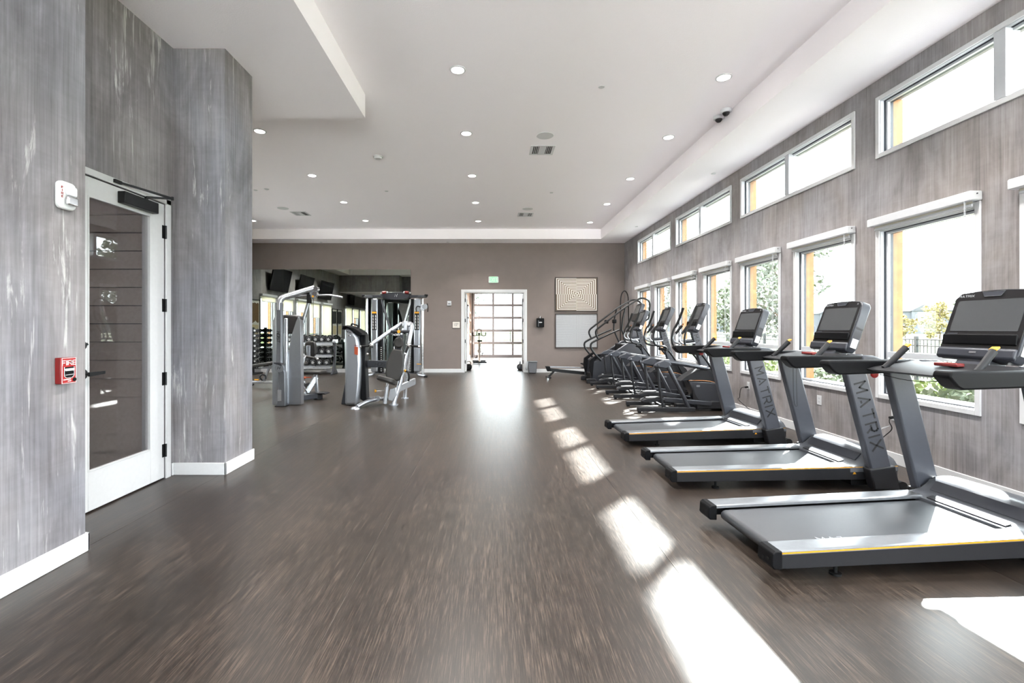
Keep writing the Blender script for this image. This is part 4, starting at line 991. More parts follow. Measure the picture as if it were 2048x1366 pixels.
        # angled pulse grip
        gp = MB().tube([(1.30, s*0.285, 1.115), (1.36, s*0.28, 1.165), (1.455, s*0.27, 1.262)], [0.018, 0.021, 0.024], 10, sx=0.75).build('pulse_grip', 'charcoal_soft', t)
        MB().bar((1.447, s*0.27, 1.268), (1.475, s*0.268, 1.286), 0.040, 0.012, (-1, 0, 1)).build('grip_button', 'yellow', gp, 0.003)
        MB().bar((1.350, s*0.279, 1.1745), (1.418, s*0.272, 1.244), 0.016, 0.006, (-1, 0, 1)).build('sensor_plate', 'alu', gp, 0.002)
    if True:
        mb, w = lettering('MATRIX', 0.092, (0, 0, 0), (0.262, 0, -0.965), (0.965, 0, 0.262), th=0.145, gap=0.42, sx=0.86)
        o = mb.build('logo_lettering', 'dark_print', t); o.location = (1.535, -0.4625, 0.925)
    MB().prism([(1.24, 1.100), (1.30, 1.118), (1.62, 1.165), (1.76, 1.140), (1.76, 1.095), (1.30, 1.085)], -0.372, 0.372, 'xz').build('control_tray', 'charcoal_soft', t, 0.008)
    sb = MB().prism(rrect(-0.075, 0.075, -0.03, 0.03, 0.012), 0, 0.022, 'xy').xf(Matrix.Translation((1.475, 0, 1.150)) @ Matrix.Rotation(R(90), 4, 'Z') @ Matrix.Rotation(R(0), 4, 'X')).build('stop_button', 'red_dark', t, 0.005)
    for s in (-1, 1):
        MB().lathe([(0.040, 0.0), (0.046, 0.006), (0.054, 0.006), (0.056, 0.0)], 24, (1.665, s*0.30, 1.163)).build('cup_holder_rim', 'charcoal', t)
        MB().lathe([(0.0, 0.002), (0.042, 0.002)], 24, (1.665, s*0.30, 1.163)).build('cup_holder', 'rubber', t)
    MB().prism([(1.62, 1.15), (1.76, 1.13), (1.74, 1.26), (1.69, 1.27)], -0.10, 0.10, 'xz').build('console_neck', 'charcoal', t, 0.01)
    M = Matrix.Translation((1.655, 0, 1.188)) @ Matrix.Rotation(R(19.5), 4, 'Y')
    console(t, 0.47, 0.49, M)
    mb = MB()
    a, b, c_ = Vector((0, 0, 0)), Vector((0.028, 0, 0)), Vector((0.014, 0, 0.026))
    mb.prism([(1.58, 0.098), (1.61, 0.098), (1.595, 0.124)], -0.3875, -0.386, 'xz').fn(inc).build('warning_sticker', 'yellow', t)
    return t
TX = 1.53
tm = make_treadmill(); tm['label'] = 'treadmill nearest the camera, cropped by the right edge of the picture'
tm.location = (TX-0.02, 2.90, 0); tm.rotation_euler = (0, 0, R(3.5))
t2 = dup(tm, 'middle one of the three black treadmills', (TX, 4.33, 0), R(0.3))
t3 = dup(tm, 'farthest of the three treadmills, next to the first elliptical', (TX-0.01, 5.74, 0), R(3.2))
# safety key and lanyard clip only on the nearest one
for q in (tm, t3): MB().sphere((1.34, 0.40, 1.060), 0.030, 14, 8, 1.0, 0.6, 1.0).build('safety_key', 'red', q)
MB().tube(smooth([(1.36, 0.38, 1.06), (1.45, 0.20, 1.03), (1.55, 0.0, 1.06), (1.60, -0.05, 1.09)], 5), 0.0025, 5).build('lanyard', 'rubber', tm)
MB().tube(smooth([(1.56, 0.36, 1.08), (1.57, 0.375, 0.80), (1.58, 0.37, 0.62), (1.60, 0.36, 0.60), (1.605, 0.37, 0.66), (1.60, 0.37, 0.90), (1.60, 0.36, 1.08)], 4), 0.002, 5).build('lanyard', 'rubber', t2)

# outlets on the window wall, with the plugs and cords of the treadmills
def outlet(y, z, label):
    t = thing('wall_outlet', label, 'outlet', (XR, y, z), group='white wall outlets below the windows')
    MB().prism(rrect(-0.038, 0.038, -0.060, 0.060, 0.006), -0.006, 0.0, 'yz').build('cover_plate', 'trim_white', t, 0.002)
    for dz in (-0.022, 0.022):
        MB().prism(rrect(-0.017, 0.017, dz-0.015, dz+0.015, 0.008), -0.0085, -0.006, 'yz').build('socket', 'shade_white', t)
        for dy in (-0.006, 0.006): MB().box(-0.0090, -0.0085, dy-0.001, dy+0.001, dz-0.004, dz+0.007).build('slot', 'rubber', t)
    return t
def wallpt(u, v): Y = 915*XR/(u-985); return Y, HC+(656-v)*Y/915
y1, z1 = wallpt(1790, 830); outlet(y1, z1, 'white wall outlet with a black plug, nearest the camera')
y2, z2 = wallpt(1639, 800); outlet(y2, z2, 'white wall outlet with nothing plugged in, between the treadmill uprights')
y3, z3 = wallpt(1497, 771); outlet(y3, z3, 'white wall outlet with a black plug behind the farthest treadmill')
def cord(tr, pts, plug):
    inv = tr.matrix_basis.inverted()
    MB().tube([inv @ Vector(p) for p in smooth(pts, 6)], 0.0045, 7).build('power_cord', 'rubber', tr)
    p = Vector(plug)
    MB().bar(inv @ p, inv @ (p + Vector((-0.05, 0, -0.008))), 0.028, 0.024).build('plug', 'rubber', tr, 0.004)
bpy.context.view_layer.update()
cord(t2, [(XR-0.055, y1, z1-0.03), (XR-0.075, y1-0.02, z1-0.07), (XR-0.06, y1-0.03, z1-0.14), (XR-0.10, y1+0.03, z1-0.24), (3.62, 4.45, 0.17), (3.50, 4.45, 0.12)], (XR-0.008, y1, z1-0.022))
cord(t3, [(XR-0.055, y3, z3-0.022), (XR-0.09, y3+0.06, z3-0.06), (XR-0.10, y3+0.08, z3-0.20), (XR-0.12, y3+0.02, 0.20), (3.75, 6.0, 0.02), (3.55, 5.95, 0.10), (3.49, 5.9, 0.14)], (XR-0.008, y3, z3-0.022))
# cable tie hanging at the nearest plug
cb = thing('cord_tag', 'white paper tag on the nearest plugged cord', 'tag', (XR-0.083, y1-0.035, z1-0.10))
MB().add([(0, 0, 0.0), (0.0, 0.010, -0.012), (-0.02, 0.085, -0.06), (-0.02, 0.075, -0.038)], [(0, 1, 2, 3)]).add([(0.0015, 0, 0.0), (0.0015, 0.010, -0.012), (-0.0185, 0.085, -0.06), (-0.0185, 0.075, -0.038)], [(3, 2, 1, 0)]).build('strip', 'white_print', cb)

# ---------------------------------------------------------------- ellipticals
def make_elliptical():
    t = thing('elliptical', 'x', 'elliptical', group='ellipticals in a row along the windows')
    for s in (-1, 1):
        y = s*0.315
        MB().box(0.0, 0.95, y-0.034, y+0.034, 0.025, 0.092).build('base_rail', 'charcoal_soft', t, 0.008)
        MB().box(0.015, 0.06, y-0.025, y+0.025, 0.0, 0.026).build('rubber_foot', 'rubber', t)
        MB().tube(fillet([(0.50, y*0.98, 0.78), (0.80, y, 0.20), (0.86, y, 0.05)], 0.15), 0.034, 10).build('rear_post', 'graphite', t)
        MB().prism([(0.27, 0.775), (0.31, 0.825), (0.43, 0.875), (0.52, 0.845), (0.56, 0.80), (0.47, 0.735), (0.34, 0.755)], y-0.04, y+0.04, 'xz').build('pivot_cover', 'charcoal', t, 0.012)
        MB().cyl((0.335, y-s*0.002 + s*0.04, 0.795), (0.335, y + s*0.047, 0.795), 0.014, 12).build('pivot_cap', 'chrome', t)
        MB().tube([(0.44, y, 0.845), (0.80, y*0.92, 0.795), (1.22, y*0.55, 0.72)], [0.036, 0.038, 0.036], 10).build('top_beam', 'graphite', t)
        MB().tube([(0.335, y, 0.795), (0.365, y, 0.45), (0.43, y, 0.06)], [0.024, 0.022, 0.020], 8).build('swing_link', 'charcoal_soft', t)
        dz = 0.06 if s == 1 else 0.0; dx = 0.03 if s == 1 else -0.02
        pd = MB().prism([(0.12+dx, 0.170+dz), (0.15+dx, 0.205+dz), (0.24+dx, 0.235+dz), (0.42+dx, 0.225+dz), (0.52+dx, 0.215+dz), (0.52+dx, 0.175+dz), (0.30+dx, 0.160+dz), (0.16+dx, 0.150+dz)], s*0.16-0.075, s*0.16+0.075, 'xz').build('pedal', 'charcoal_soft', t, 0.012)
        MB().box(0.20+dx, 0.46+dx, s*0.16-0.065, s*0.16+0.065, 0.232+dz, 0.240+dz).build('pedal_tread', 'rubber', pd)
        MB().bar((0.50+dx, s*0.17, 0.20+dz), (1.30, s*0.16, 0.125), 0.045, 0.075, (0, 0, 1)).build('stride_arm', 'graphite', t, 0.010)
        MB().cyl((0.43, s*0.12, 0.075), (0.43, s*0.345, 0.075), 0.020, 10).cyl((0.40, s*0.20, 0.11), (0.47, s*0.26, 0.14), 0.009, 8).build('crank_joint', 'alu', t)
        MB().tube([(0.46, s*0.25, 0.10), (0.58, s*0.21, 0.045), (0.74, s*0.16, 0.06)], 0.02, 8).build('lower_link', 'black_metal', t)
        # moving handle
        MB().tube(smooth([(0.895, s*0.27, 1.47+0.0), (0.83, s*0.27, 1.36), (0.80, s*0.27, 1.20), (0.835, s*0.26, 1.08), (0.94, s*0.24, 1.045), (1.05, s*0.20, 1.03), (1.13, s*0.18, 0.95), (1.27, s*0.17, 0.76), (1.43, s*0.16, 0.45), (1.47, s*0.16, 0.22)], 5), 0.018, 8).build('handle_bar', 'black_metal', t)
        MB().tube(smooth([(1.005, s*0.27, 1.755), (0.95, s*0.27, 1.60), (0.895, s*0.27, 1.47), (0.86, s*0.27, 1.41)], 4), 0.023, 8).build('handle_grip', 'rubber', t)
        # fixed grip
        fg = MB().tube(smooth([(0.82, s*0.13, 1.31), (0.775, s*0.13, 1.24), (0.79, s*0.13, 1.165), (0.87, s*0.12, 1.13), (1.06, s*0.06, 1.145)], 5), 0.016, 8).build('fixed_bar', 'alu', t)
        MB().tube([(0.815, s*0.13, 1.30), (0.92, s*0.13, 1.44)], [0.021, 0.024], 8).build('fixed_grip', 'rubber', fg)
        MB().bar((0.925, s*0.13, 1.445), (0.95, s*0.13, 1.475), 0.034, 0.014).build('grip_button', 'bronze', fg)
    MB().cyl((1.10, -0.22, 0.965), (1.10, 0.22, 0.965), 0.028, 12).build('handle_axle', 'black_metal', t)
    MB().tube([(0.92, 0, 1.17), (1.12, 0, 1.18)], 0.032, 10).build('bottle_bracket', 'graphite', t)
    # front drive housing
    MB().prism([(0.80, 0.500), (0.90, 0.585), (1.08, 0.690), (1.22, 0.725), (1.36, 0.715), (1.52, 0.58), (1.60, 0.42), (1.58, 0.43), (1.30, 0.50), (0.98, 0.52)], -0.115, 0.115, 'xz').build('upper_housing', 'charcoal_soft', t, 0.02)
    MB().prism([(0.93, 0.505), (1.30, 0.485), (1.585, 0.415), (1.60, 0.30), (1.55, 0.125), (1.10, 0.165), (1.05, 0.22)], -0.13, 0.13, 'xz').build('lower_housing', 'graphite', t, 0.018)
    MB().tube(smooth([(0.93, -0.132, 0.512), (1.12, -0.132, 0.514), (1.32, -0.132, 0.494), (1.595, -0.132, 0.425)], 5), 0.006, 6).build('accent_line', 'bronze', t)
    MB().prism([(1.00, 0.43), (1.005, 0.205), (1.06, 0.16), (1.12, 0.165), (1.05, 0.24)], -0.137, -0.13, 'xz').build('side_seam', 'bezel', t)
    MB().prism(rrect(1.06, 1.12, 0.405, 0.435, 0.010), -0.134, -0.13, 'xz').build('badge', 'alu', t)
    MB().box(0.75, 1.62, -0.06, 0.06, 0.03, 0.11).build('center_beam', 'black_metal', t, 0.01)
    MB().box(1.52, 1.60, -0.33, 0.33, 0.0, 0.07).build('front_stabilizer', 'charcoal_soft', t, 0.01)
    MB().box(1.05, 1.50, -0.16, 0.16, 0.03, 0.17).build('base_cover', 'charcoal_soft', t, 0.02)
    # mast
    MB().prism([(1.01, 1.36), (1.135, 1.36), (1.335, 0.70), (1.185, 0.70)], -0.042, 0.042, 'xz').build('mast', 'upright_paint', t, 0.012)
    mb, w = lettering('MATRIX', 0.062, (0, 0, 0), (0.275, 0, -0.96), (0.96, 0, 0.275), th=0.15, gap=0.42, sx=0.86)
    o = mb.build('logo_lettering', 'dark_print', t); o.location = (1.06, -0.0425, 1.275)
    M = Matrix.Translation((1.00, 0, 1.345)) @ Matrix.Rotation(R(24), 4, 'Y')
    console(t, 0.39, 0.53, M, shelf=True)
    return t
e1 = make_elliptical(); e1['label'] = 'elliptical nearest the treadmills, first of three'; e1.location = (2.385, 7.86, 0)
dup(e1, 'elliptical in the middle of the three', (2.385, 9.33, 0)); dup(e1, 'elliptical farthest back, next to the stair climber', (2.375, 10.80, 0))

# ---------------------------------------------------------------- stair climber
t = thing('stair_climber', 'black stair climber with tall curved hand rails in the back corner', 'stair climber', (2.42, 11.93, 0))
for s in (-1, 1):
    y = s*0.40
    a, b = sorted((s*0.33, s*0.40))
    MB().prism([(0.06, 0.03), (0.05, 0.50), (0.14, 0.56), (0.62, 0.78), (1.02, 1.05), (1.22, 1.10), (1.42, 0.95), (1.50, 0.03)], a, b, 'xz').build('side_panel', 'graphite', t, 0.02)
    MB().prism([(0.02, 0.40), (0.04, 0.60), (0.24, 0.74), (0.34, 0.74), (0.14, 0.57), (0.10, 0.10)], a-0.006, b+0.006, 'xz').build('panel_trim', 'black_plastic', t, 0.01)
    MB().prism([(-0.04, 0.0), (-0.04, 0.10), (0.0, 0.125), (0.18, 0.12), (0.22, 0.0)], a-0.01, b+0.01, 'xz').build('rear_foot', 'charcoal_soft', t, 0.012)
    MB().tube(smooth([(0.32, y, 0.58), (0.20, y, 0.70), (0.08, y, 0.86), (0.06, y, 0.98), (0.14, y, 1.06), (0.46, y, 1.22), (0.78, y, 1.36)], 5), 0.026, 9).build('lower_rail', 'black_metal', t)
    MB().tube(fillet([(0.25, y, 1.10), (0.15, y, 1.32), (0.93, y, 1.93), (1.36, y*0.9, 2.18), (1.58, y*0.8, 2.08), (1.56, y*0.7, 1.62), (1.40, y*0.6, 1.56)], 0.12), 0.024, 9).build('upper_rail', 'black_metal', t)
    MB().tube([(0.93, y, 1.93), (0.86, y, 1.62), (0.84, y*0.96, 1.36), (0.98, y*0.9, 1.02)], 0.022, 8).build('rail_post', 'black_metal', t)
    MB().box(0.60, 0.70, y-0.05, y+0.05, 1.52, 1.62).build('grip_pod', 'black_plastic', t, 0.02)
for k in range(5):
    MB().box(0.10+0.19*k, 0.34+0.19*k, -0.32, 0.32, 0.20+0.19*k, 0.235+0.19*k).build('step', 'charcoal_soft', t, 0.006)
    MB().box(0.10+0.19*k, 0.118+0.19*k, -0.32, 0.32, 0.04+0.19*k, 0.20+0.19*k).build('riser', 'rubber', t)
MB().prism([(1.16, 1.05), (1.30, 1.05), (1.40, 1.60), (1.28, 1.62)], -0.06, 0.06, 'xz').build('mast', 'graphite', t, 0.01)
console(t, 0.43, 0.50, Matrix.Translation((1.25, 0, 1.58)) @ Matrix.Rotation(R(22), 4, 'Y'), shelf=False)
MB().box(0.05, 1.46, -0.33, 0.33, 0.02, 0.06).build('base', 'black_metal', t)
# arched stand behind it
t = thing('rope_trainer', 'tall narrow black hoop of a machine behind the stair climber', 'trainer', (3.88, 13.45, 0))
MB().tube(smooth([(0, -0.115, 0.06), (0, -0.115, 1.2), (0, -0.112, 2.10), (0, -0.085, 2.38), (0, 0.0, 2.49), (0, 0.085, 2.38), (0, 0.112, 2.10), (0, 0.115, 1.2), (0, 0.115, 0.06)], 5), 0.017, 8).xf(Matrix.Rotation(R(80), 4, 'Z')).build('hoop', 'black_metal', t)
MB().box(-0.22, 0.20, -0.30, 0.30, 0.0, 0.07).build('base', 'black_plastic', t, 0.01)
MB().box(-0.10, 0.10, -0.09, 0.09, 0.07, 0.62).build('drum_housing', 'black_plastic', t, 0.03)
# rower
t = thing('rowing_machine', 'black rowing machine with an aluminium rail by the back wall', 'rowing machine', (1.48, 12.62, 0))
MB().bar((0.07, 0, 0.330), (1.70, 0, 0.285), 0.05, 0.035).build('seat_rail', 'alu', t, 0.004)
MB().bar((0.05, 0, 0.255), (1.75, 0, 0.085), 0.07, 0.085).build('lower_beam', 'black_metal', t, 0.008)
MB().prism([(-0.03, 0.345), (0.10, 0.345), (0.13, 0.21), (0.03, 0.205)], -0.05, 0.05, 'xz').build('end_stop', 'black_plastic', t, 0.006)
MB().bar((0.24, 0, 0.235), (0.06, 0, 0.045), 0.05, 0.05).build('rear_leg', 'black_metal', t, 0.006)
MB().box(0.0, 0.12, -0.18, 0.18, 0.025, 0.065).build('rear_foot', 'black_metal', t, 0.006)
for s in (-1, 1): MB().cyl((0.03, s*0.15, 0.032), (0.03, s*0.18, 0.032), 0.032, 14).build('caster', 'chrome', t)
MB().prism([(0.98, 0.39), (1.30, 0.40), (1.32, 0.43), (0.97, 0.43)], -0.15, 0.15, 'xz').build('seat', 'rubber', t, 0.012)
MB().prism([(1.04, 0.39), (1.26, 0.39), (1.24, 0.28), (1.10, 0.28)], -0.045, 0.045, 'xz').build('seat_carriage', 'black_plastic', t)
MB().lathe([(0.06, -0.10), (0.27, -0.10), (0.29, -0.07), (0.29, 0.07), (0.27, 0.10), (0.06, 0.10)], 28, (2.15, 0, 0.36), 'y').build('flywheel_cage', 'black_plastic', t)
MB().box(1.70, 1.95, -0.20, -0.06, 0.16, 0.24).box(1.70, 1.95, 0.06, 0.20, 0.16, 0.24).build('footplates', 'black_plastic', t, 0.01)
MB().box(2.30, 2.36, -0.28, 0.28, 0.0, 0.07).build('front_foot', 'black_metal', t, 0.008)

# ---------------------------------------------------------------- lat pulldown machine
t = thing('lat_pulldown', 'tall silver lat pulldown machine with a chrome pull bar, nearest the wall pier', 'weight machine', (-3.84, 8.30, 0))
def shroud(poly, y0, y1, name='shroud', m='silver', bev=0.035): return MB().prism(poly, y0, y1, 'xz').build(name, m, t, bev, 4)
rs = [(0.128, 0.012), (0.138, 0.60), (0.150, 0.95), (0.195, 1.24), (0.285, 1.52), (0.325, 1.61), (0.345, 1.60), (0.385, 1.53), (0.392, 1.0), (0.396, 0.012)]
rs = [(x if x < 0.33 else x-0.02, z) for x, z in rs]
shroud(rs, -0.02, 0.10)
shroud([(0.07-(x-0.16), z) for x, z in rs], -0.02, 0.10)
MB().prism([(-0.13, 1.33), (-0.15, 1.58), (-0.10, 1.63), (0.06, 1.645), (0.26, 1.635), (0.36, 1.585), (0.30, 1.33), (0.20, 1.29), (0.05, 1.29)], 0.02, 0.23, 'xz').build('top_cover', 'vinyl_pad', t, 0.03, 3)
MB().prism([(-0.008, 0.0), (0.030, 0.22), (0.030, 0.58), (-0.021, 0.74), (-0.021, 1.86), (0.084, 1.86), (0.084, 0.78), (0.147, 0.60), (0.153, 0.22), (0.153, 0.0)], -0.16, -0.07, 'xz').build('front_post', 'steel_grey', t, 0.018, 3)
MB().box(0.080, 0.146, -0.07, 0.0, 0.02, 1.58).build('inner_post', 'silver_light', t, 0.02, 3)
MB().box(-0.028, 0.167, -0.18, -0.02, 0.0, 0.018).build('foot_plate', 'black_metal', t, 0.004)
MB().box(0.017, 0.082, -0.1625, -0.161, 0.10, 0.30).build('instruction_label', 'silver_light', t)
MB().prism([(-0.038, 0.77), (-0.038, 0.79), (0.067, 0.79), (0.102, 0.76), (0.102, 0.72), (0.047, 0.745)], -0.20, -0.07, 'xz').build('towel_hook', 'graphite', t, 0.006)
em = MB().cyl((0.053, -0.185, 0.690), (0.053, -0.155, 0.690), 0.076, 28).build('emblem_disc', 'alu', t)
mb, w = lettering('H', 0.045, (0, 0, 0), (1, 0, 0), (0, 0, 1), th=0.2, slant=0.3); mb.xf(Matrix.Translation((0.025, -0.1855, 0.668))).build('emblem_mark', 'graphite', em)
mb, w = lettering('HOIST', 0.050, (0, 0, 0), (0, 0, -1), (1, 0, 0), th=0.2, gap=0.22, slant=0.25, sx=0.8); mb.xf(Matrix.Translation((0.005, -0.161, 1.34))).build('lettering', 'dark_print', t)
MB().tube(fillet([(0.031, -0.115, 1.72), (0.031, -0.115, 1.93), (0.52, 0.22, 2.145)], 0.16, 8), 0.052, 14).build('boom', 'silver_light', t)
MB().tube([(0.31, 0.16, 1.44), (0.37, 0.20, 1.70), (0.46, 0.22, 2.02)], 0.033, 10).build('rear_strut', 'silver', t)
hd = MB().prism([(0.44, 2.10), (0.53, 2.15), (0.57, 2.06), (0.53, 1.94), (0.47, 1.96)], 0.17, 0.27, 'xz').build('pulley_head', 'silver', t, 0.01)
for x, z in ((0.475, 2.135), (0.56, 2.125), (0.545, 2.03)): MB().cyl((x, 0.165, z), (x, 0.275, z), 0.045, 18).build('pulley', 'chrome', hd)
MB().cyl((0.52, 0.16, 1.985), (0.52, 0.15, 1.985), 0.018, 12).build('bolt', 'yellow', hd)
MB().box(0.40, 0.47, 0.16, 0.24, 1.86, 2.02).build('rubber_stop', 'rubber', t, 0.01)
MB().tube(fillet([(-0.02, 0.28, 1.95), (0.16, 0.26, 2.0), (0.80, 0.22, 2.015), (1.05, 0.20, 1.965)], 0.06), 0.016, 10).build('pull_bar', 'silver_light', t)
for a, b in (((0.93, 0.21, 1.99), (1.055, 0.20, 1.964)), ((-0.03, 0.28, 1.947), (0.06, 0.27, 1.972))): MB().cyl(a, b, 0.019, 10).build('bar_grip', 'alu', t)
MB().tube([(0.50, 0.22, 1.94), (0.47, 0.30, 1.0), (0.42, 0.55, 0.66)], 0.005, 6).build('cable', 'rubber', t)
MB().box(0.16, 0.52, 0.52, 0.88, 0.50, 0.565).build('seat', 'vinyl_pad', t, 0.025, 3)
MB().bar((0.36, 0.70, 0.50), (0.40, 0.70, 0.05), 0.06, 0.06).build('seat_post', 'silver_light', t, 0.008)
MB().bar((0.20, 0.62, 0.10), (0.38, 0.70, 0.44), 0.05, 0.09).build('seat_brace', 'silver_light', t, 0.01)
MB().tube([(0.16, 0.45, 0.52), (0.17, 0.55, 0.30), (0.23, 0.62, 0.12)], 0.014, 8).build('adjust_rod', 'chrome', t)
MB().cyl((0.25, 0.50, 0.445), (0.33, 0.56, 0.445), 0.010, 8).sphere((0.235, 0.49, 0.445), 0.026, 12, 8).build('adjust_knob', 'orange', t)
MB().bar((0.10, 0.20, 0.075), (0.42, 0.70, 0.075), 0.07, 0.10).build('floor_beam', 'charcoal', t, 0.01)
MB().cyl((0.40, 0.72, 0.0), (0.40, 0.72, 0.12), 0.085, 20).prism([(0.20, 0.115), (0.58, 0.115), (0.60, 0.10), (0.56, 0.13), (0.20, 0.135)], 0.60, 0.84, 'xz').build('rear_base', 'charcoal_soft', t, 0.006)
bp = MB().prism(rrect(0.10, 0.33, 0.82, 1.14, 0.09), 0.78, 0.85, 'xz').build('back_pad', 'vinyl_pad', t, 0.025, 3)
MB().box(0.16, 0.23, 0.745, 0.78, 0.78, 1.05).build('pad_bracket', 'silver', bp, 0.006)
MB().cyl((0.20, 0.62, 0.84), (0.42, 0.60, 0.80), 0.030, 12).build('thigh_roller', 'vinyl_pad', t)
MB().tube(fillet([(0.02, 0.5, 0.60), (0.16, 0.52, 0.62), (0.20, 0.58, 0.83), (0.20, 0.62, 0.86)], 0.07), 0.016, 8).build('roller_arm', 'silver_light', t)
for p in ((0.16, 0.60, 0.87), (0.43, 0.60, 0.80)): MB().sphere(p, 0.030, 12, 8).build('roller_cap', 'chrome', t)
st_ = MB()
for k in range(14): st_.box(0.045, 0.13, 0.02, 0.12, 0.14+0.055*k, 0.19+0.055*k)
st_.build('weight_stack', 'black_metal', t, 0.004)

# ---------------------------------------------------------------- seated press machine
t = thing('shoulder_press', 'silver seated press machine with a black padded seat, nearest the open floor', 'weight machine', (-2.54, 8.32, 0))
MB().prism([(-0.115, 0.012), (-0.115, 1.41), (0.0, 1.37), (0.120, 1.245), (0.158, 0.98), (0.172, 0.75), (0.155, 0.36), (0.113, 0.012)], -0.11, 0.10, 'xz').build('shroud', 'silver', t, 0.045, 4)
MB().prism([(0.13, 0.10), (0.245, 0.04), (0.215, 0.80), (0.235, 1.28), (0.12, 1.27), (0.155, 0.75)], 0.00, 0.24, 'xz').build('stack_guard', 'black_plastic', t, 0.02)
MB().prism([(-0.165, 1.36), (-0.155, 1.445), (-0.08, 1.45), (0.06, 1.405), (0.205, 1.315), (0.225, 1.27), (0.125, 1.255), (0.0, 1.375), (-0.115, 1.415)], -0.13, 0.22, 'xz').build('top_cap', 'black_plastic', t, 0.02, 3)
MB().tube(fillet([(-0.03, 0.0, 1.44), (-0.02, 0.0, 1.48), (0.09, 0.0, 1.445), (0.10, 0.0, 1.39)], 0.03), 0.014, 8).build('carry_handle', 'rubber', t)
MB().prism([(-0.17, 1.37), (-0.125, 1.37), (-0.115, 0.45), (-0.115, 0.0), (-0.235, 0.0), (-0.16, 0.42)], 0.06, 0.20, 'xz').build('rear_fin', 'graphite', t, 0.012)
MB().prism([(0.062, 0.93), (0.128, 0.91), (0.128, 1.06), (0.062, 1.07)], -0.1125, -0.111, 'xz').build('warning_label', 'orange', t)
MB().prism([(0.062, 1.085), (0.128, 1.075), (0.128, 1.085), (0.062, 1.095)], -0.1125, -0.111, 'xz').build('label_strip', 'red_dark', t)
mb, w = lettering('HOIST', 0.030, (0, 0, 0), (0.92, 0, -0.38), (0.38, 0, 0.92), th=0.22, gap=0.25, slant=0.3); mb.xf(Matrix.Translation((-0.09, -0.1125, 1.335))).build('lettering', 'dark_print', t)
MB().sphere((-0.03, -0.112, 1.265), 0.022, 12, 8, 1.2, 0.3, 0.7).build('lock', 'chrome', t)
for k in range(3): MB().box(0.135, 0.20, 0.235, 0.245, 1.18+0.03*k, 1.20+0.03*k).build('instruction_strip', 'yellow', t)
# floor frame
MB().tube(fillet([(0.19, -0.38, 0.035), (0.30, -0.22, 0.095), (0.48, 0.10, 0.105), (0.70, 0.10, 0.10)], 0.1), 0.034, 10, sx=1.2).build('floor_bar', 'silver', t)
MB().lathe([(0.0, 0.045), (0.05, 0.04), (0.075, 0.02), (0.08, 0.0)], 20, (0.17, -0.41, 0)).build('front_foot', 'silver', t)
MB().tube([(0.20, 0.12, 0.09), (0.45, 0.12, 0.10)], 0.03, 8).build('link_bar', 'charcoal', t)
MB().cyl((0.45, -0.02, 0.12), (0.45, 0.02, 0.12), 0.05, 20).build('pivot_disc', 'alu', t)
# seat frame
MB().tube(fillet([(0.74, 0.0, 0.01), (0.86, 0.06, 0.42), (0.96, 0.10, 0.95), (1.01, 0.16, 1.42)], 0.2), 0.040, 12).build('main_upright', 'silver_light', t)
MB().cyl((0.74, 0.0, 0.0), (0.74, 0.0, 0.018), 0.085, 20).build('upright_foot', 'silver', t)
MB().tube([(0.60, -0.08, 0.04), (0.64, -0.08, 0.34)], 0.036, 12).build('seat_column', 'silver_light', t)
MB().tube([(0.64, -0.08, 0.34), (0.66, -0.08, 0.44)], 0.026, 10).build('seat_stem', 'chrome', t)
MB().cyl((0.46, -0.12, 0.27), (0.58, -0.09, 0.27), 0.010, 8).build('adjust_rod', 'chrome', t); MB().cyl((0.43, -0.13, 0.27), (0.46, -0.12, 0.27), 0.032, 12, 0.018).build('adjust_knob', 'yellow', t)
MB().prism([(0.66, 0.10), (0.70, 0.30), (0.80, 0.33), (0.82, 0.20), (0.74, 0.08)], -0.09, -0.06, 'xz').build('seat_gusset', 'silver_light', t, 0.006)
MB().bar((0.80, 0.06, 0.28), (1.02, 0.62, 0.36), 0.05, 0.13).build('frame_link', 'silver_light', t, 0.01)
MB().tube(fillet([(0.80, 0.76, 0.01), (0.84, 0.72, 0.45), (0.90, 0.66, 0.90), (0.96, 0.45, 1.34)], 0.2), 0.036, 12).build('rear_upright', 'silver_light', t)
MB().cyl((0.80, 0.76, 0.0), (0.80, 0.76, 0.018), 0.075, 20).build('rear_foot', 'silver', t)
MS = Matrix.Translation((0.665, -0.20, 0.475)) @ Matrix.Rotation(R(-14), 4, 'X') @ Matrix.Rotation(R(16), 4, 'Y')
MB().prism(rrect(-0.155, 0.155, -0.18, 0.18, 0.06), -0.045, 0.045, 'xy').xf(MS).build('seat', 'vinyl_pad', t, 0.025, 3)
MP = Matrix.Translation((0.735, -0.02, 0.44)) @ Matrix.Rotation(R(-11), 4, 'X') @ Matrix.Rotation(R(7), 4, 'Y')
pad = [(-0.11, 0.0), (0.11, 0.0), (0.16, 0.14), (0.165, 0.30), (0.13, 0.48), (0.08, 0.58), (-0.08, 0.58), (-0.12, 0.48), (-0.165, 0.30), (-0.155, 0.14)]
MB().prism(pad, -0.075, 0.0, 'xz').xf(MP).build('back_pad', 'vinyl_pad', t, 0.03, 3)
MB().prism([(0.095*math.cos(a), 0.70 + 0.105*math.sin(a)) for a in [2*math.pi*k/20 for k in range(20)]], -0.08, -0.005, 'xz').xf(MP).build('head_pad', 'vinyl_pad', t, 0.03, 3)
MB().box(-0.05, 0.05, 0.0, 0.05, 0.05, 0.86).xf(MP).build('pad_plate', 'charcoal', t, 0.006)
for s in (-0.07, 0.07): MB().cyl(tuple(MP @ Vector((s, -0.03, 0.57))), tuple(MP @ Vector((s, -0.03, 0.62))), 0.010, 8).build('pad_stud', 'chrome', t)
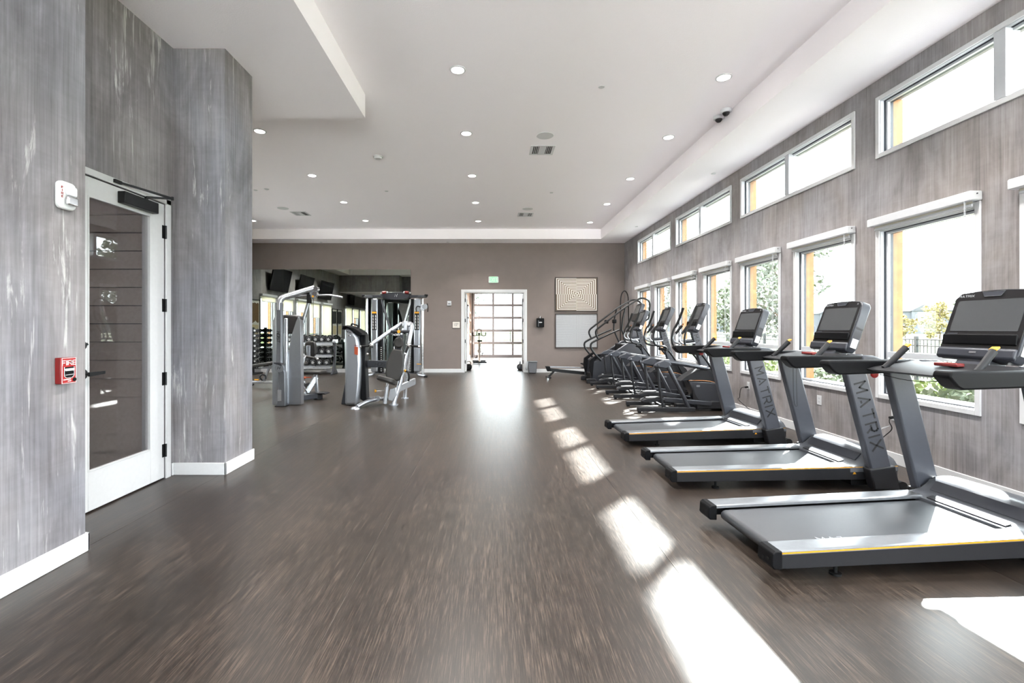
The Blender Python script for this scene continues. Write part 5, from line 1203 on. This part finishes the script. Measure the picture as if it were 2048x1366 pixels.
# press arms
MB().tube([(0.86, 0.20, 1.46), (1.02, 0.24, 1.46)], 0.062, 16).build('hub', 'silver', t)
MB().box(0.90, 0.97, 0.10, 0.30, 1.33, 1.53).build('hub_bracket', 'silver_light', t, 0.012)
for nm, path in (('press_arm', [(0.84, 0.18, 1.48), (0.78, 0.05, 1.42), (0.40, -0.16, 1.12)]), ('press_arm', [(1.04, 0.18, 1.47), (1.075, 0.02, 1.42), (1.045, -0.16, 1.12)])):
    MB().tube(fillet(path, 0.08), 0.035, 12).build(nm, 'silver', t)
MB().tube([(0.70, -0.02, 1.335), (1.04, -0.02, 1.335)], 0.028, 10).build('cross_tube', 'graphite', t)
MB().cyl((0.845, -0.055, 1.335), (0.845, -0.03, 1.335), 0.028, 14).build('center_knob', 'yellow', t)
mb, w = lettering('HOIST', 0.028, (0, 0, 0), (1, 0, 0), (0, 0, 1), th=0.22, gap=0.25, slant=0.3); mb.xf(Matrix.Translation((0.74, -0.05, 1.265))).build('lettering', 'white_print', t)
for xs_, dirx in ((0.385, -1), (1.05, 1)):
    j = MB().sphere((xs_, -0.18, 1.10), 0.042, 12, 8).build('arm_joint', 'chrome', t)
    MB().cyl((xs_ + 0.04*dirx, -0.19, 1.085), (xs_ + 0.17*dirx, -0.20, 1.07), 0.020, 12).build('hand_grip', 'rubber', t)
    MB().sphere((xs_ + 0.185*dirx, -0.20, 1.068), 0.024, 10, 8).build('grip_cap', 'chrome', t)
    MB().cyl((xs_ - 0.01, -0.19, 1.07), (xs_ - 0.05, -0.22, 0.955), 0.021, 12).build('hand_grip', 'rubber', t)
    MB().sphere((xs_ - 0.055, -0.225, 0.94), 0.026, 10, 8).build('grip_cap', 'chrome', t)
MB().tube(smooth([(0.96, 0.02, 0.62), (1.01, -0.05, 0.60), (1.03, -0.06, 0.52), (1.02, -0.05, 0.44)], 4), 0.020, 8).build('release_lever', 'rubber', t)
MB().sphere((0.955, 0.0, 0.62), 0.024, 10, 8).build('release_knob', 'yellow', t)
MB().bar((0.20, 0.22, 0.73), (0.72, 0.22, 0.73), 0.05, 0.125).build('lever_beam', 'graphite', t, 0.008)
mb, w = lettering('HOIST', 0.055, (0, 0, 0), (1, 0, 0), (0, 0, 1), th=0.2, gap=0.22, slant=0.3); mb.xf(Matrix.Translation((0.35, 0.194, 0.70))).build('lettering', 'dark_print', t)

# ---------------------------------------------------------------- dual pulley trainer in front of the mirror
t = thing('cable_trainer', 'large silver dual-tower cable trainer in front of the mirror', 'weight machine', (-2.80, 13.35, 0))
for s in (-1, 1):
    a, b = sorted((s*0.515, s*0.72))
    MB().box(a, b, -0.14, 0.12, 0.12, 2.26).build('tower', 'silver', t, 0.05, 4)
    a, b = sorted((s*0.505, s*0.43))
    MB().box(a, b, -0.10, 0.14, 0.10, 2.24).build('inner_guard', 'black_plastic', t, 0.008)
    a, b = sorted((s*0.43, s*0.37)); MB().box(a, b, -0.06, 0.10, 0.10, 2.22).build('guide_rail', 'graphite', t, 0.01)
    mb = MB()
    for k in range(13): mb.box(min(s*0.47, s*0.36), max(s*0.47, s*0.36), -0.125, 0.0, 0.14+0.056*k, 0.188+0.056*k)
    mb.build('weight_stack', 'black_metal', t, 0.003)
    mb = MB()
    for k in range(13): mb.box(s*0.415-0.02, s*0.415+0.02, -0.127, -0.125, 0.155+0.056*k, 0.168+0.056*k)
    mb.build('weight_numbers', 'white_print', t)
    MB().cyl((s*0.80, -0.22, 0.06), (s*0.80, -0.22, 2.24), 0.034, 14).build('chrome_post', 'chrome', t)
    mb = MB()
    for k in range(22): mb.cyl((s*0.80, -0.2545, 0.25+0.085*k), (s*0.80, -0.252, 0.25+0.085*k), 0.008, 8)
    mb.build('adjust_holes', 'rubber', t)
    ps = MB().box(s*0.615-0.072, s*0.615+0.072, -0.1425, -0.1405, 1.34, 1.88).build('exercise_chart', 'rubber', t)
    MB().box(s*0.615-0.068, s*0.615+0.068, -0.1435, -0.1425, 1.82, 1.87).build('chart_title', 'yellow', ps)
    mb = MB()
    for i in range(2):
        for k in range(5):
            cx = s*0.615 - 0.035 + 0.07*i; cz = 1.40 + 0.085*k
            mb.sphere((cx, -0.143, cz+0.03), 0.010, 8, 5, 1, 0.1, 1).bar((cx, -0.143, cz+0.02), (cx+0.004, -0.143, cz-0.012), 0.022, 0.001, (0, 1, 0)).bar((cx, -0.143, cz-0.01), (cx+0.014, -0.143, cz-0.03), 0.010, 0.001, (0, 1, 0)).bar((cx, -0.143, cz-0.01), (cx-0.010, -0.143, cz-0.03), 0.010, 0.001, (0, 1, 0))
    mb.build('chart_figures', 'white_print', ps)
    MB().tube(fillet([(s*0.62, -0.05, 0.10), (s*0.66, -0.20, 0.06), (s*0.90, -0.36, 0.04)], 0.12), 0.034, 10).build('floor_leg', 'silver', t)
    MB().box(s*0.90-0.05, s*0.90+0.05, -0.42, -0.32, 0.0, 0.05).build('rubber_foot', 'rubber', t, 0.01)
    MB().bar((s*0.66, -0.14, 2.30), (s*0.90, -0.24, 2.30), 0.07, 0.07).build('post_cap', 'graphite', t, 0.01)
    MB().cyl((s*0.86, -0.24, 2.34), (s*0.94, -0.26, 2.33), 0.032, 12).build('chin_grip', 'rubber', t)
    zc = 1.98 if s == 1 else 0.95
    cg = MB().box(s*0.80-0.055, s*0.80+0.055, -0.29, -0.17, zc-0.09, zc+0.09).build('pulley_carriage', 'silver_light', t, 0.012)
    MB().cyl((s*0.87, -0.30, zc+0.03), (s*0.87, -0.26, zc+0.03), 0.075, 20).build('pulley', 'alu', cg)
    MB().tube(smooth([(s*0.74, -0.27, zc+0.02), (s*0.66, -0.29, zc+0.04), (s*0.62, -0.30, zc-0.02), (s*0.63, -0.30, zc-0.12)], 4), 0.015, 8).build('strap_handle', 'rubber', cg)
    MB().tube(smooth([(s*0.93, -0.28, zc+0.12), (s*0.955, -0.29, zc+0.0), (s*0.95, -0.29, zc-0.12)], 4), 0.014, 8).build('strap_handle', 'rubber', cg)
    MB().bar((s*0.44, -0.06, 2.24), (s*0.14, 0.05, 1.20), 0.05, 0.065).build('brace', 'graphite' if s == -1 else 'silver', t, 0.008)
    MB().cyl((s*0.62, -0.16, 0.36), (s*0.75, -0.22, 0.36), 0.012, 8).build('band_peg', 'yellow', t)
    MB().tube([(s*0.28, -0.12, 2.43), (s*0.38, -0.13, 2.42)], 0.045, 14).build('pull_up_grip', 'red_dark', t); MB().sphere((s*0.25, -0.12, 2.425), 0.042, 10, 8).sphere((s*0.41, -0.13, 2.41), 0.042, 10, 8).build('grip_cap', 'chrome', t)
MB().box(-0.90, 0.90, -0.06, 0.02, 2.28, 2.36).build('top_beam', 'graphite', t, 0.012)
MB().prism([(-0.46, 2.40), (-0.30, 2.44), (0.30, 2.44), (0.46, 2.40), (0.36, 2.26), (0.15, 2.22), (-0.15, 2.22), (-0.36, 2.26)], -0.12, -0.04, 'xz').build('header', 'graphite', t, 0.01)
mb, w = lettering('H', 0.07, (0, 0, 0), (1, 0, 0), (0, 0, 1), th=0.2, slant=0.3); mb.xf(Matrix.Translation((-0.03, -0.1215, 2.31))).build('emblem', 'silver_light', t)
MB().tube([(-0.62, 0.06, 0.09), (0.62, 0.06, 0.09)], 0.034, 10).build('floor_crossbar', 'silver', t)
MB().bar((0.16, 0.05, 1.28), (0.05, 0.02, 0.98), 0.03, 0.03).tube(smooth([(-0.10, 0.0, 0.98), (0.0, 0.0, 1.02), (0.12, 0.0, 0.98), (0.13, 0.0, 0.86)], 4), 0.018, 8).build('attachment', 'rubber', t)

# ---------------------------------------------------------------- dumbbells
mat('hex_rubber', srgb(26, 26, 29), 0.55, var=0.08)
def make_dumbbell(r, L):
    t = thing('dumbbell', 'x', 'dumbbell')
    hexp = [(r*math.cos(R(30+60*k)), r*math.sin(R(30+60*k))) for k in range(6)]
    for s in (-1, 1):
        a, b = sorted((s*L*0.24, s*L*0.5))
        h = MB().prism([(x, z) for x, z in hexp], a, b, 'xz').build('head', 'hex_rubber', t, r*0.12)
        yy = s*(L*0.5+0.0006); mb = MB()
        for k in range(5):
            a1 = R(90+72*k); a2 = R(90+72*(k+2))
            mb.bar((r*0.52*math.cos(a1), yy, r*0.52*math.sin(a1)), (r*0.52*math.cos(a2), yy, r*0.52*math.sin(a2)), r*0.085, 0.0012, (0, 1, 0))
        mb.build('star_mark', 'white_print', h)
    MB().cyl((0, -L*0.25, 0), (0, L*0.25, 0), 0.016, 12).build('handle', 'chrome', t)
    return t
RX0, RX1, RY = -6.30, -4.86, 13.98
rk = thing('dumbbell_rack', 'low silver three-tier dumbbell rack standing before the mirror', 'rack', ((RX0+RX1)/2, RY, 0)); hw = (RX1-RX0)/2
TIER = [(0.245, 0.06, -0.10), (0.575, 0.12, 0.0), (0.935, 0.18, 0.09)]
for z, _, dy in TIER:
    MB().prism([(dy-0.17, z-0.015), (dy-0.17, z+0.02), (dy-0.16, z+0.02), (dy-0.15, z), (dy+0.15, z+0.05), (dy+0.15, z+0.035)], -hw, hw, 'yz').build('shelf', 'silver', rk)
    MB().box(-hw, hw, dy-0.165, dy-0.14, z-0.07, z-0.012).build('shelf_beam', 'silver_light', rk, 0.006)
for s in (-1, 1):
    x = s*(hw+0.05)
    MB().prism([(-0.30, 0.0), (-0.30, 0.04), (-0.20, 0.10), (-0.06, 0.45), (-0.02, 1.02), (0.06, 1.02), (0.02, 0.45), (-0.02, 0.20), (0.14, 0.04), (0.14, 0.0)], x-0.035, x+0.035, 'yz').build('end_frame', 'graphite', rk, 0.012)
    MB().prism(rrect(-0.10, 0.14, 0.93, 1.06, 0.04), x-0.05, x+0.05, 'yz').build('end_cap', 'silver_light', rk, 0.015)
db0 = make_dumbbell(0.094, 0.29)
first = True
rnd = random.Random(5)
for ti, (z, _, dy) in enumerate(TIER):
    for k in range(7):
        lab = 'black star-marked dumbbell, %s from left on the %s tier of the low rack' % (NUM[k], ['bottom', 'middle', 'top'][ti])
        o = db0 if first else copy_tree(db0); first = False
        o['label'] = lab; o['group'] = 'dumbbells on the three-tier rack'
        o.location = (RX0 + 0.105 + 0.2*k + (0.03 if ti == 1 else 0), RY+dy, z + 0.139)
        o.rotation_euler = (R(9), R(rnd.uniform(-25, 25)), 0)
vt = thing('dumbbell_tree', 'tall black vertical dumbbell stand at the left edge beside the mirror', 'rack', (-7.33, 13.98, 0))
MB().box(-0.035, 0.035, -0.05, 0.05, 0.02, 1.42).build('post', 'black_metal', vt, 0.006)
MB().box(-0.22, 0.22, -0.28, 0.20, 0.0, 0.035).build('base', 'black_metal', vt, 0.006)
for k in range(8):
    z = 0.24 + 0.155*k
    MB().box(-0.17, 0.17, -0.02, 0.02, z-0.075, z-0.062).build('cradle', 'black_metal', vt)
db1 = make_dumbbell(0.058, 0.20); first = True
for k in range(8):
    for s, nm in ((1, 'right'), (-1, 'left')):
        o = db1 if first else copy_tree(db1); first = False
        o['label'] = 'small black dumbbell, %s from the floor on the %s side of the vertical stand' % (NUM[k], nm); o['group'] = 'dumbbells on the vertical stand'
        o.location = (-7.33 + s*0.115, 13.98, 0.24 + 0.155*k - 0.004)
# adjustable bench
t = thing('weight_bench', 'flat adjustable weight bench behind the lat pulldown machine', 'bench', (-5.42, 10.8, 0))
MB().prism([(-0.36, 0.475), (-0.30, 0.455), (0.62, 0.60), (0.64, 0.64), (0.58, 0.66), (-0.32, 0.53)], -0.14, 0.14, 'xz').build('back_pad', 'vinyl_pad', t, 0.02, 3)
MB().prism([(0.66, 0.56), (1.0, 0.53), (1.02, 0.56), (0.98, 0.60), (0.67, 0.63)], -0.15, 0.15, 'xz').build('seat', 'vinyl_pad', t, 0.02, 3)
MB().bar((0.0, 0, 0.46), (0.62, 0, 0.52), 0.05, 0.06).build('pad_frame', 'silver', t, 0.008)
MB().bar((-0.35, 0, 0.12), (1.0, 0, 0.12), 0.07, 0.06).build('base_beam', 'silver_light', t, 0.01)
MB().bar((0.02, 0, 0.14), (0.16, 0, 0.48), 0.06, 0.05).bar((0.30, 0, 0.14), (0.22, 0, 0.48), 0.05, 0.05).build('support_post', 'silver', t, 0.008)
MB().box(-0.42, -0.34, -0.26, 0.26, 0.02, 0.09).build('rear_foot', 'charcoal_soft', t, 0.01); MB().box(0.96, 1.04, -0.26, 0.26, 0.02, 0.09).build('front_foot', 'charcoal_soft', t, 0.01)
MB().tube(smooth([(0.02, -0.06, 0.16), (-0.04, -0.06, 0.24), (0.0, -0.06, 0.30), (0.08, -0.06, 0.28), (0.10, -0.06, 0.20)], 4), 0.018, 8).build('ladder_arm', 'black_metal', t)
MB().cyl((-0.16, -0.07, 0.185), (-0.06, -0.07, 0.185), 0.016, 10).build('adjust_pin', 'yellow', t)
for s in (-1, 1): MB().cyl((-0.38, s*0.20, 0.035), (-0.38, s*0.24, 0.035), 0.035, 14).build('wheel', 'rubber', t)
t = thing('wall_grille', 'grey louvered grille low on the left wall, seen in the mirror', 'grille', (XL, 12.9, 0))
ring(MB(), 'x', 0.0, 0.03, -0.5, 0.5, 0.14, 0.62, 0.04).build('frame', 'alu', t, 0.004)
for k in range(9): MB().bar((0.015, -0.46, 0.20+0.045*k), (0.015, 0.46, 0.20+0.045*k), 0.03, 0.006, (0.6, 0, 1)).build('louver', 'alu', t)
